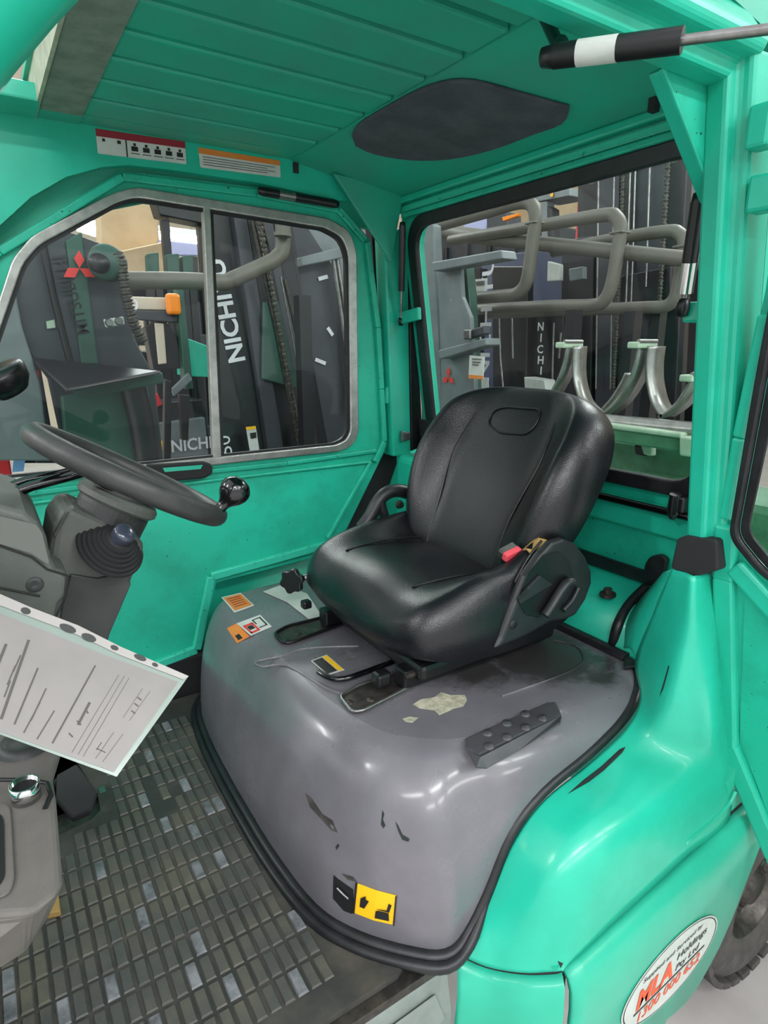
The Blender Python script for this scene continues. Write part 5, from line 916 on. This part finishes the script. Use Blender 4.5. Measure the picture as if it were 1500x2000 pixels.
# --- stock behind: boxes, panels, posts
def simple(name, label, cat, mt, pts, vec, group=None):
    v = Vector(vec); P = [Vector(p) for p in pts]; lo = min(p.z for p in P); c = sum(P, Vector()) / len(P) + v / 2
    T = thing(name, label, cat, (c.x, c.y, 0), group)
    m = MB(); m.prism(pts, vec); m.build('body', mt, T, bevel=.01)
    if lo > .02:
        for k in (.3, -.3):
            a = max(p.x for p in P) - min(p.x for p in P); b = max(p.y for p in P) - min(p.y for p in P)
            m = MB(); m.box((c.x + k * a, c.y + k * b, (lo + .02) / 2), (.06, .06, lo + .02)); m.build('support_leg', 'mast_dark', T)
    return T
def truck(label, mt, pts, vec):  # dark filler added so the white world doesn't show through the windows
    """added dark backdrop truck: body, mast rails standing proud of it, cross bars, hoses and wheels."""
    v = Vector(vec); P = [Vector(p) for p in pts]; along = Vector((1, 0, 0)) if v.y > v.x else Vector((0, 1, 0)); back = v.normalized()
    s0, s1 = min(p.dot(along) for p in P), max(p.dot(along) for p in P); z1 = max(p.z for p in P); z0 = min(p.z for p in P); d0 = P[0].dot(back)
    T = thing('parked_forklift', label, 'forklift', along * (s0 + s1) / 2 + back * (d0 + .3))
    m = MB(); m.prism(pts, vec); m.build('body', mt, T, bevel=.02)
    n = max(2, int((s1 - s0) / .45))
    for k in range(n):
        c = along * (s0 + (s1 - s0) * (k + .5) / n) + back * (d0 - .03)
        m = MB(); m.box((c.x, c.y, z1 * .48), (.07, .07, z1 * .92)); m.build('mast_rail', 'mast' if k % 2 else 'mast_dark', T, bevel=.01)
        if k % 2 == 0:
            m = MB(); m.tube([(c.x + along.x * .1, c.y + along.y * .1, .3), (c.x + along.x * .1, c.y + along.y * .1, z1 * .85)], .022, 10); m.build('lift_cylinder', 'steel_dark', T)
    for z in (.45, .8):
        a, b = along * (s0 + .05) + back * (d0 - .08), along * (s1 - .05) + back * (d0 - .08)
        m = MB(); m.bar((a.x, a.y, z1 * z), (b.x, b.y, z1 * z), .05, .09); m.build('cross_bar', 'mast', T, bevel=.01)
    for k in (.15, .85):
        c = along * (s0 + (s1 - s0) * k) + back * (d0 + .12)
        m = MB(); m.lathe([(.12, .0), (.24, -.01), (.27, .03), (.27, .15), (.24, .18), (.12, .18)], (c.x, c.y, .27), back, 24); m.build('wheel', 'tyre', T)
    if z0 > .3:
        c = along * (s0 + s1) / 2 + back * (d0 + .25); sz = along * (s1 - s0) * .9
        m = MB(); m.box((c.x, c.y, .2 + z0 / 2), (abs(sz.x) or .4, abs(sz.y) or .4, z0 - .1)); m.build('chassis', 'mast_dark', T, bevel=.03)
    return T
def chassis(T, x0, x1, y0, y1, h, mt='mast_dark'):
    m = MB(); m.box(((x0 + x1) / 2, (y0 + y1) / 2, h / 2), (x1 - x0, y1 - y0, h)); m.build('chassis', mt, T, bevel=.03)
simple('carton', 'beige carton stack high behind the far window', 'carton', 'cardboard', [(1.096, 6.15, 2.9171), (1.5591, 6.15, 2.9089), (1.5607, 6.15, 2.5923), (1.3084, 6.15, 2.3598), (1.0617, 6.15, 2.4276)], (0, .3, 0))
simple('carton', 'beige carton block under the lit strip lamp', 'carton', 'cardboard', [(1.1643, 5.9, 2.4477), (1.5761, 5.9, 2.5617), (1.5419, 5.9, 2.1802), (1.134, 5.9, 2.161)], (0, .2, 0))
simple('office_panel', 'pale blue grey panel hanging below the lit strip lamp', 'panel', 'panel_blue', [(1.4591, 6.6, 2.6774), (2.1263, 6.6, 2.658), (2.1181, 6.6, 2.5515), (1.4992, 6.6, 2.5169)], (0, .05, 0))
for i, p in enumerate(([(1.1682, 4.98, 2.3245), (1.2493, 4.98, 2.3409), (1.2428, 4.98, 2.1924), (1.1622, 4.98, 2.1878)], [(1.3031, 4.98, 2.3273), (1.3977, 4.98, 2.3412), (1.3926, 4.98, 2.1937), (1.3011, 4.98, 2.1814)], [(1.4191, 4.98, 2.3249), (1.5045, 4.98, 2.3382), (1.4999, 4.98, 2.1851), (1.4144, 4.98, 2.1804)])):
    simple('green_upright', ['green upright behind the chain pulley', 'green upright under the strip lamp', 'green upright beside the window divider'][i], 'upright', 'mast_green', p, (0, .1, 0), 'green uprights')
simple('roof_truss', 'dark ceiling beam crossing the top of the far window', 'beam', 'mast_dark', [(1.3045, 5.2, 2.7701), (1.7746, 5.2, 2.7882), (1.7193, 5.2, 2.5971), (1.3365, 5.2, 2.6326)], (0, .2, 0))
truck('black backdrop truck added far behind the guard pipe', 'mast_dark', [(1.0187, 5.35, 2.1307), (1.7767, 5.35, 2.1513), (1.7278, 5.35, 1.4841), (1.4876, 5.35, 1.4888), (1.5077, 5.35, 1.9802), (1.0352, 5.35, 2.0036)], (0, .5, 0))
truck('black backdrop truck added low behind the dark mast', 'mast_dark', [(1.8296, 6.2, 1.8423), (3.6701, 6.2, 1.9781), (3.7915, 6.2, 0.3107), (1.723, 6.2, 0.5225)], (0, .5, 0))
simple('light_panel', 'pale grey panel behind the scuffed mast plate', 'panel', 'mast_pale', [(3.3087, 7.2, 3.2563), (4.4274, 7.2, 3.2608), (4.5768, 7.2, 1.9033), (3.5226, 7.2, 1.8883)], (0, .2, 0))
# ---------------------------------------------------------------- behind the rear window
G1 = thing('forklift_mast', 'pale grey mast with red emblem and hanging tag beyond the rear window', 'forklift mast', (2.3, 3.1, 0))
plates(G1, [('mast_plate', 'mast_pale', [(2.3, 3.1295, 2.3781), (2.3, 3.0403, 2.3379), (2.3, 3.0113, 2.062), (2.3, 2.929, 1.4278), (2.3, 2.8236, 1.0132), (2.3, 3.0784, 0.9738)], BX), ('mast_web', 'mast_pale', [(2.28, 2.9631, 2.1058), (2.28, 2.7686, 2.1001), (2.28, 2.7429, 1.9332), (2.28, 2.6687, 1.8241), (2.28, 2.6558, 1.7442), (2.28, 2.5554, 1.1144), (2.28, 2.8744, 1.0696)], (.03, 0, 0)),
             ('mast_side', 'mast_green', [(2.34, 2.8685, 2.1165), (2.34, 2.789, 2.1112), (2.34, 2.7544, 1.9496), (2.34, 2.7241, 1.7185), (2.34, 2.5761, 1.0475), (2.34, 2.7537, 1.02)], BX), ('top_bracket', 'mast_pale', [(2.2, 2.9156, 2.1228), (2.2, 2.367, 2.1219), (2.2, 2.35, 2.0811), (2.2, 2.9, 2.0736)], (.1, 0, 0)), ('lower_bracket', 'mast_pale', [(2.2, 2.838, 1.6521), (2.2, 2.4501, 1.7151), (2.2, 2.4402, 1.6799), (2.2, 2.8267, 1.6019)], (.1, 0, 0)),
             ('latch_block', 'mast', [(2.22, 2.653, 1.7488), (2.22, 2.4919, 1.7764), (2.22, 2.4815, 1.7358), (2.22, 2.6423, 1.7064)], (.05, 0, 0))])
m = MB(); m.box((2.2, 2.5868, 1.7345), (.02, .05, .05)); m.build('latch_bolt', 'steel', G1, bevel=.006)
diamonds(G1, (2.27, 2.827, 1.5012), (0, -1, 0), (0, 0, 1), .06)
m = MB(); m.prism([(2.18, 2.5452, 1.6282), (2.18, 2.4296, 1.6221), (2.18, 2.4342, 1.5097), (2.18, 2.5468, 1.51)], (.004, 0, 0)); TG = m.build('price_tag', 'white', G1)
m = MB(); m.prism([(2.175, 2.5379, 1.529), (2.175, 2.4297, 1.528), (2.175, 2.4286, 1.5101), (2.175, 2.541, 1.5104)], (.002, 0, 0)); m.build('tag_strip', 'orange', TG)
for k, (a, b) in enumerate((((2.175, 2.518, 1.6105), (2.175, 2.4465, 1.6092)), ((2.175, 2.5171, 1.5949), (2.175, 2.4533, 1.5938)), ((2.175, 2.5164, 1.582), (2.175, 2.4683, 1.5806)))):
    m = MB(); m.bar(a, b, .002, .006); m.build('tag_text_line', 'ink', TG)
m = MB(); m.prism([(2.6, 3.0272, 2.0623), (2.6, 2.9039, 2.0608), (2.6, 2.8993, 1.9894), (2.6, 3.0137, 1.9913)], (.004, 0, 0)); NP = m.build('name_plate', 'white', G1)
m = MB(); m.prism([(2.595, 2.9973, 2.0481), (2.595, 2.9198, 2.0477), (2.595, 2.9184, 2.0248), (2.595, 2.9913, 2.0245)], (.001, 0, 0)); m.build('plate_mark', 'ink', NP)
lettering('NICHIYU', 'mast_lettering', (2.6, 2.8472, 1.4672), (0, 0, 1), (0, 1, 0), .1, 'lettering', G1, .72, .015)
m = MB(); m.prism([(2.3, 2.5804, 1.497), (2.3, 2.528, 1.5102), (2.3, 2.5139, 1.419), (2.3, 2.5698, 1.3932)], (.003, 0, 0)); m.build('red_label', 'white', G1)
# bent pipe loops, one behind the other
def loop(label, pts, r, X):
    T = thing('pipe_loop', label, 'pipe', (X, 2, 0), 'bent pipe loops beyond the rear window'); m = MB(); m.tube(cr(pts, 4), r, 14); m.build('pipe_run', 'pipe', T); return T
l1 = loop('nearest grey pipe loop at the left of the rear window', [(2.5, 3.5568, 2.3764), (2.5, 3.2324, 2.3846), (2.5, 2.8188, 2.3924), (2.5, 2.5747, 2.3972), (2.5, 2.4782, 2.3712), (2.5, 2.4446, 2.3085), (2.5, 2.4513, 2.2228), (2.5, 2.4676, 2.0769), (2.5, 2.4896, 1.988), (2.5, 2.5542, 1.9461), (2.5, 2.6645, 1.9424), (2.5, 2.9692, 1.9439)], .034, 2.5)
l2 = loop('middle grey pipe loop rising above the seat', [(2.7, 3.3794, 2.3332), (2.7, 2.9911, 2.3233), (2.7, 2.5834, 2.3091), (2.7, 2.1809, 2.2969), (2.7, 2.1068, 2.2717), (2.7, 2.0779, 2.222), (2.7, 2.0803, 2.1447), (2.7, 2.0969, 1.9826), (2.7, 2.1303, 1.903), (2.7, 2.2028, 1.8774), (2.7, 2.4708, 1.8855), (2.7, 3.2543, 1.8983)], .033, 2.7)
l3 = loop('rightmost grey pipe loop beside the thick gas strut', [(2.9, 2.682, 2.2005), (2.9, 2.3281, 2.2157), (2.9, 1.9704, 2.2115), (2.9, 1.8928, 2.1873), (2.9, 1.8666, 2.1479), (2.9, 1.8659, 2.0664), (2.9, 1.8737, 1.9286), (2.9, 1.8993, 1.8782), (2.9, 1.958, 1.8619), (2.9, 2.1599, 1.8664), (2.9, 3.4936, 1.8804)], .031, 2.9)
for T, c in ((l1, (2.5, 2.4492, 2.2804)), (l2, (2.7, 2.0783, 2.2017)), (l3, (2.9, 1.8668, 2.13))):
    m = MB(); m.box(c, (.075, .075, .012)); m.build('weld_seam', 'pipe', T, bevel=.02)
PX = thing('support_pipe', 'long grey pipe running level behind the loops', 'pipe', (2.7, 2.4, 0))
m = MB(); m.tube([(2.75, 3.8197, 2.4934), (2.75, 3.3382, 2.3687), (2.75, 2.8242, 2.2638), (2.75, 2.171, 2.1358), (2.75, 1.606, 2.0254)], [.05, .048, .04, .036, .034], 14); m.build('pipe_run', 'pipe', PX)
# masts behind the loops
H1 = thing('forklift_mast', 'tall dark mast with silver chains rising at the right of the rear window', 'forklift mast', (3.3, 2.2, 0))
plates(H1, [('mast_plate', 'mast_dark', [(3.35, 2.9161, 2.969), (3.35, 2.7009, 2.9145), (3.35, 2.515, 0.7514), (3.35, 2.7297, 0.7088)], BX), ('mast_channel', 'mast', [(3.3, 2.7719, 2.9243), (3.3, 2.6032, 2.8815), (3.3, 2.416, 0.7774), (3.3, 2.5565, 0.7495)], BX), ('mast_channel', 'mast_dark', [(3.3, 2.5962, 2.8797), (3.3, 2.5061, 2.8569), (3.3, 2.3197, 0.7965), (3.3, 2.4009, 0.7804)], BX),
            ('mast_channel', 'mast', [(3.32, 2.5213, 2.864), (3.32, 2.3186, 2.8126), (3.32, 2.1651, 0.8246), (3.32, 2.3337, 0.7912)], BX), ('mast_plate', 'mast_dark', [(3.35, 2.3586, 2.8277), (3.35, 2.2079, 2.7894), (3.35, 2.0524, 0.8431), (3.35, 2.1915, 0.8155)], BX), ('mast_back', 'mast_dark', [(3.6, 3.1772, 3.0763), (3.6, 2.3567, 2.8682), (3.6, 2.1714, 0.7874), (3.6, 2.9708, 0.6289)], BX), ('fork_carriage', 'mast_dark', [(3.2, 2.4565, 2.0643), (3.2, 2.1208, 2.0872), (3.2, 2.099, 1.8779), (3.2, 2.4326, 1.8595)], BX)])
chain(H1, [(3.18, 2.4728, 2.7032), (3.18, 2.4298, 2.1706), (3.18, 2.392, 1.426)], .016, 34); chain(H1, [(3.18, 2.1928, 2.6399), (3.18, 2.1546, 1.9854), (3.18, 2.1138, 1.3281)], .016, 34)
for p in ([(3.2, 2.441, 2.6989), (3.2, 2.3837, 2.003), (3.2, 2.3429, 1.428)], [(3.2, 2.4079, 2.6914), (3.2, 2.3497, 2.0005), (3.2, 2.308, 1.43)], [(3.2, 2.3175, 2.671), (3.2, 2.257, 1.9938)], [(3.2, 2.6582, 2.748), (3.2, 2.5335, 1.4172)], [(3.2, 2.5413, 2.6437), (3.2, 2.4288, 1.4231)]):
    m = MB(); m.tube(p, .006, 6); m.build('polished_edge', 'steel', H1)
H2 = thing('forklift_mast', 'white upright plate squeezed between dark mast and near gas strut', 'forklift mast', (3.5, 1.8, 0))
plates(H2, [('mast_plate', 'white', [(3.5, 2.3068, 2.8391), (3.5, 2.2244, 2.8182), (3.5, 2.1612, 2.2439), (3.5, 2.248, 2.255)], BX), ('mast_rail', 'mast_dark', [(3.5, 2.2042, 2.2494), (3.5, 2.0601, 2.231), (3.5, 1.9066, 0.8528), (3.5, 2.0783, 0.8187)], BX), ('pale_beam', 'mast_pale', [(3.4, 2.1939, 2.1337), (3.4, 1.9901, 2.1381), (3.4, 1.9826, 2.0864), (3.4, 2.1865, 2.0793)], BX)])
H3 = thing('forklift_mast', 'dark mast with stacked white letters above the seat back', 'forklift mast', (3.1, 3.0, 0))
plates(H3, [('mast_plate', 'mast_dark', [(3.1, 3.4201, 2.2072), (3.1, 3.0781, 2.174), (3.1, 2.9739, 0.6924), (3.1, 3.2867, 0.6304)], BX), ('mast_plate', 'mast_dark', [(3.15, 3.1535, 1.9264), (3.15, 2.8007, 1.9401), (3.15, 2.7004, 0.7402), (3.15, 3.0317, 0.6745)], BX), ('mast_rail', 'mast_dark', [(3.3, 2.9884, 2.3328), (3.3, 2.7291, 2.3288), (3.3, 2.5971, 0.7415), (3.3, 2.829, 0.6955)], BX), ('mast_back', 'navy', [(3.7, 4.2139, 2.4025), (3.7, 3.0526, 2.3413), (3.7, 2.9119, 0.6277), (3.7, 4.0557, 0.4009)], BX)])
for i, ch in enumerate('NICHIYU'):
    lettering(ch, 'mast_lettering', [(3.09, 2.9439, 1.7695), (3.09, 2.9155, 1.6991), (3.09, 2.936, 1.6283), (3.09, 2.9255, 1.5602), (3.09, 2.8971, 1.4926), (3.09, 2.9131, 1.4194), (3.09, 2.9067, 1.3467)][i], (0, -1, 0), (0, 0, 1), .052, 'lettering', H3, .012 if ch == 'I' else .05, .02)
for p in ([(3.05, 2.7736, 1.8147), (3.05, 2.7616, 1.5992), (3.05, 2.7463, 1.3465)], [(3.05, 2.7103, 1.7528), (3.05, 2.7119, 1.6001)], [(3.05, 3.2681, 1.8955), (3.05, 3.2314, 1.5912), (3.05, 3.176, 1.3161)], [(3.05, 3.1446, 1.884), (3.05, 3.1126, 1.5933)]):
    m = MB(); m.tube(p, .008, 6); m.build('piston_rod', 'steel', H3)
plates(H3, [('green_guard', 'green', [(3.2, 3.3782, 1.8555), (3.2, 3.3063, 1.8532), (3.2, 3.3066, 1.5883), (3.2, 3.3377, 1.5878)], (.04, 0, 0)), ('gauge_box', 'white', [(3, 2.8146, 2.1711), (3, 2.7198, 2.1442), (3, 2.7109, 2.0519), (3, 2.8079, 2.0538)], (.04, 0, 0)), ('valve_block', 'mast_pale', [(3, 2.6468, 2.1117), (3, 2.5428, 2.1157), (3, 2.5355, 2.0462), (3, 2.632, 2.04)], (.04, 0, 0)), ('white_bag', 'white', [(2.9, 2.8557, 1.4862), (2.9, 2.6872, 1.4748), (2.9, 2.6327, 1.3306), (2.9, 2.8293, 1.3282)], (.1, 0, 0))])
H4 = thing('parked_forklift', 'grey truck with yellow mark and orange stripe high beyond the rear window', 'forklift', (4.6, 4.2, 0))
plates(H4, [('roof_bracket', 'mast_pale', [(4.6, 4.5536, 3.0294), (4.6, 4.1145, 3.016), (4.6, 4.1078, 2.9495), (4.6, 4.4967, 2.9672)], (.3, 0, 0)), ('post', 'mast_pale', [(4.6, 4.4447, 2.9539), (4.6, 4.3694, 2.9495), (4.6, 4.3258, 2.6104), (4.6, 4.4014, 2.6112)], (.1, 0, 0)), ('orange_stripe', 'lamp_orange', [(4.7, 4.3846, 2.7938), (4.7, 4.1315, 2.7897), (4.7, 4.1398, 2.7571), (4.7, 4.3686, 2.7564)], (.05, 0, 0)), ('red_boom', 'forklift_red', [(4.5, 3.9266, 2.992), (4.5, 3.8518, 2.9931), (4.5, 3.8426, 2.5), (4.5, 3.9191, 2.4929)], (.08, 0, 0)), ('black_post', 'mast_dark', [(4.6, 4.3658, 2.9105), (4.6, 4.3011, 2.8741), (4.6, 4.2633, 2.6024), (4.6, 4.325, 2.6015)], (.1, 0, 0)), ('yellow_mark', 'yellow', [(4.58, 4.3198, 3.0104), (4.58, 4.2895, 3.009), (4.58, 4.2859, 2.9707), (4.58, 4.3162, 2.9719)], (.01, 0, 0)),
             ('white_cabinet', 'panel_blue', [(4.9, 5.9075, 2.9988), (4.9, 5.5209, 3.0144), (4.9, 5.5109, 2.8587), (4.9, 5.9012, 2.8793)], (.3, 0, 0)), ('grey_post', 'mast', [(4.8, 5.4089, 2.9973), (4.8, 5.0992, 2.9975), (4.8, 5.0666, 2.7604), (4.8, 5.3795, 2.7916)], (.2, 0, 0)), ('orange_stripe', 'lamp_orange', [(4.7, 5.064, 2.9339), (4.7, 4.8331, 2.9352), (4.7, 4.845, 2.9093), (4.7, 5.0461, 2.8931)], (.05, 0, 0))])
simple('carton', 'tan carton wall behind the orange striped truck', 'carton', 'cardboard', [(7.6, 8.4492, 3.9357), (7.6, 6.205, 4.0041), (7.6, 6.0633, 2.7469), (7.6, 8.3847, 2.9725)], (.5, 0, 0))
truck('black backdrop truck added low behind the roll clamp', 'mast_dark', [(5.6, 7.4469, 2.4827), (5.6, 3.1737, 2.3404), (5.6, 2.873, 0.2953), (5.6, 7.3446, -0.6578)], (.5, 0, 0))
truck('grey backdrop truck added high behind the pipe loops', 'mast', [(6.6, 9.0877, 3.382), (6.6, 6.1347, 3.1916), (6.6, 6.0384, 2.1692), (6.6, 9.0556, 2.1433)], (.5, 0, 0))
truck('dark backdrop truck added behind the open door glass', 'mast_dark', [(3.0, -.9, .2), (3.0, .75, .2), (3.0, .75, 1.9), (3.0, -.9, 1.9)], (.5, 0, 0))
simple('light_panel', 'pale green panel low beyond the open door', 'panel', 'mint', [(2.6, -.6, .2), (2.6, .5, .2), (2.6, .5, 1.1), (2.6, -.6, 1.1)], (.1, 0, 0))
# roll clamp arms standing behind the truck
RC = thing('clamp_attachment', 'bright steel cradle arms on a pale green beam outside the rear window', 'clamp attachment', (1.9, 1.2, 0))
def band(name, path, w, mt, th=.010):
    """curved steel strip: path lies in a cross plane, the strip is w deep along the truck."""
    P = [Vector(p) for p in cr(path, 5)]; m = MB()
    m.grid([P, [p + Vector((w, 0, 0)) for p in P]]); return m.build(name, mt, RC, solid=th)
band('cradle_arm', [(1.9, 1.6535, 1.6762), (1.9, 1.6581, 1.6212), (1.9, 1.6819, 1.553), (1.9, 1.7277, 1.4811), (1.9, 1.783, 1.4259)], .07, 'zinc'); band('cradle_arm', [(1.9, 1.6265, 1.6762), (1.9, 1.623, 1.5936), (1.9, 1.6065, 1.5277), (1.9, 1.5682, 1.4632), (1.9, 1.5022, 1.4213)], .07, 'zinc')
band('cradle_arm', [(1.9, 1.3436, 1.6766), (1.9, 1.3455, 1.6276), (1.9, 1.3653, 1.5581), (1.9, 1.409, 1.4846), (1.9, 1.4688, 1.4301), (1.9, 1.5239, 1.4059)], .09, 'zinc'); band('cradle_arm', [(1.9, 1.3124, 1.6766), (1.9, 1.3119, 1.6115), (1.9, 1.3002, 1.5492), (1.9, 1.2728, 1.4861), (1.9, 1.2331, 1.4451)], .09, 'zinc')
band('cradle_arm', [(2, 1.4626, 1.5818), (2, 1.4837, 1.5364), (2, 1.5183, 1.4813), (2, 1.5688, 1.4267)], .06, 'zinc')
band('cradle_arm', [(1.9, 1.139, 1.5735), (1.9, 1.1545, 1.5358), (1.9, 1.1866, 1.4845), (1.9, 1.2401, 1.441)], .09, 'zinc')
for c in [(1.93, 1.67, 1.6799), (1.93, 1.3513, 1.6799), (1.93, 1.1476, 1.5787)]:
    m = MB(); m.box(c, (.11, .045, .022)); m.build('arm_tip', 'mint', RC, bevel=.005)
    m = MB(); m.tube([Vector(c) + Vector((-.05, -.018, .012)), Vector(c) + Vector((.05, -.018, .012))], .008, 8); m.build('tip_pin', 'zinc', RC)
m = MB(); m.tube([(1.85, 1.5546, 1.4137), (1.85, 1.2921, 1.4183), (1.85, 1.0097, 1.4234)], .028, 14); m.build('cross_tube', 'zinc', RC)
plates(RC, [('beam', 'clamp_green', [(1.8, 1.5111, 1.4062), (1.8, 1.0912, 1.4018), (1.8, 1.0852, 1.3579), (1.8, 1.5065, 1.3618)], (.1, 0, 0)), ('beam_end', 'mint', [(1.78, 1.0865, 1.4103), (1.78, 0.9681, 1.4096), (1.78, 0.96, 1.3535), (1.78, 1.0785, 1.3511)], (.12, 0, 0)), ('beam_cap', 'mint', [(1.79, 1.5041, 1.4223), (1.79, 1.0872, 1.4189), (1.79, 1.0849, 1.4018), (1.79, 1.5023, 1.404)], (.1, 0, 0)), ('base_plate', 'clamp_green', [(1.95, 1.6835, 1.3292), (1.95, 1.054, 1.3385), (1.95, 1.0375, 1.224), (1.95, 1.6673, 1.1635)], (.1, 0, 0)), ('bracket', 'mast_dark', [(1.9, 1.3228, 1.3436), (1.9, 1.2742, 1.3429), (1.9, 1.2698, 1.3079), (1.9, 1.3144, 1.3085)], (.03, 0, 0)), ('bracket', 'mint', [(1.88, 1.2851, 1.3503), (1.88, 1.2417, 1.349), (1.88, 1.2373, 1.3146), (1.88, 1.269, 1.317)], (.03, 0, 0))])

for T, (x0, x1, y0, y1, h) in ((A, (-.2, .9, 2.5, 2.6, 1.05)), (B2, (-.5, .2, 2.68, 2.8, 1.05)), (Cm, (.9, 1.9, 2.95, 3.1, .9)), (Dm, (1.7, 2.4, 3.1, 3.25, .9)), (E_, (.9, 2.2, 4.32, 4.9, .7)), (G1, (2.22, 2.36, 2.2, 2.9, 1.0)), (H1, (3.3, 3.6, 1.35, 2.2, .8)), (H2, (3.42, 3.55, .98, 1.2, .8)), (H3, (3.15, 3.7, 2.4, 3.4, .8)), (H4, (4.5, 5.1, 3.0, 5.6, .6)), (RC, (1.8, 2.05, .2, 1.3, 1.25))):
    chassis(T, x0, x1, y0, y1, h, 'clamp_green' if T is RC else 'mast_dark')
for T, p in ((GP, (1.25, 2.72)), (PX, (2.75, 3.2)), (l1, (2.5, 2.2)), (l2, (2.7, 2.0)), (l3, (2.9, 2.0))):
    zt = {GP: 1.9, PX: 2.15, l1: 1.85, l2: 1.84, l3: 1.86}[T]
    m = MB(); m.box((p[0] + .06, p[1], zt / 2), (.06, .06, zt)); m.build('support_post', 'mast_dark', T)
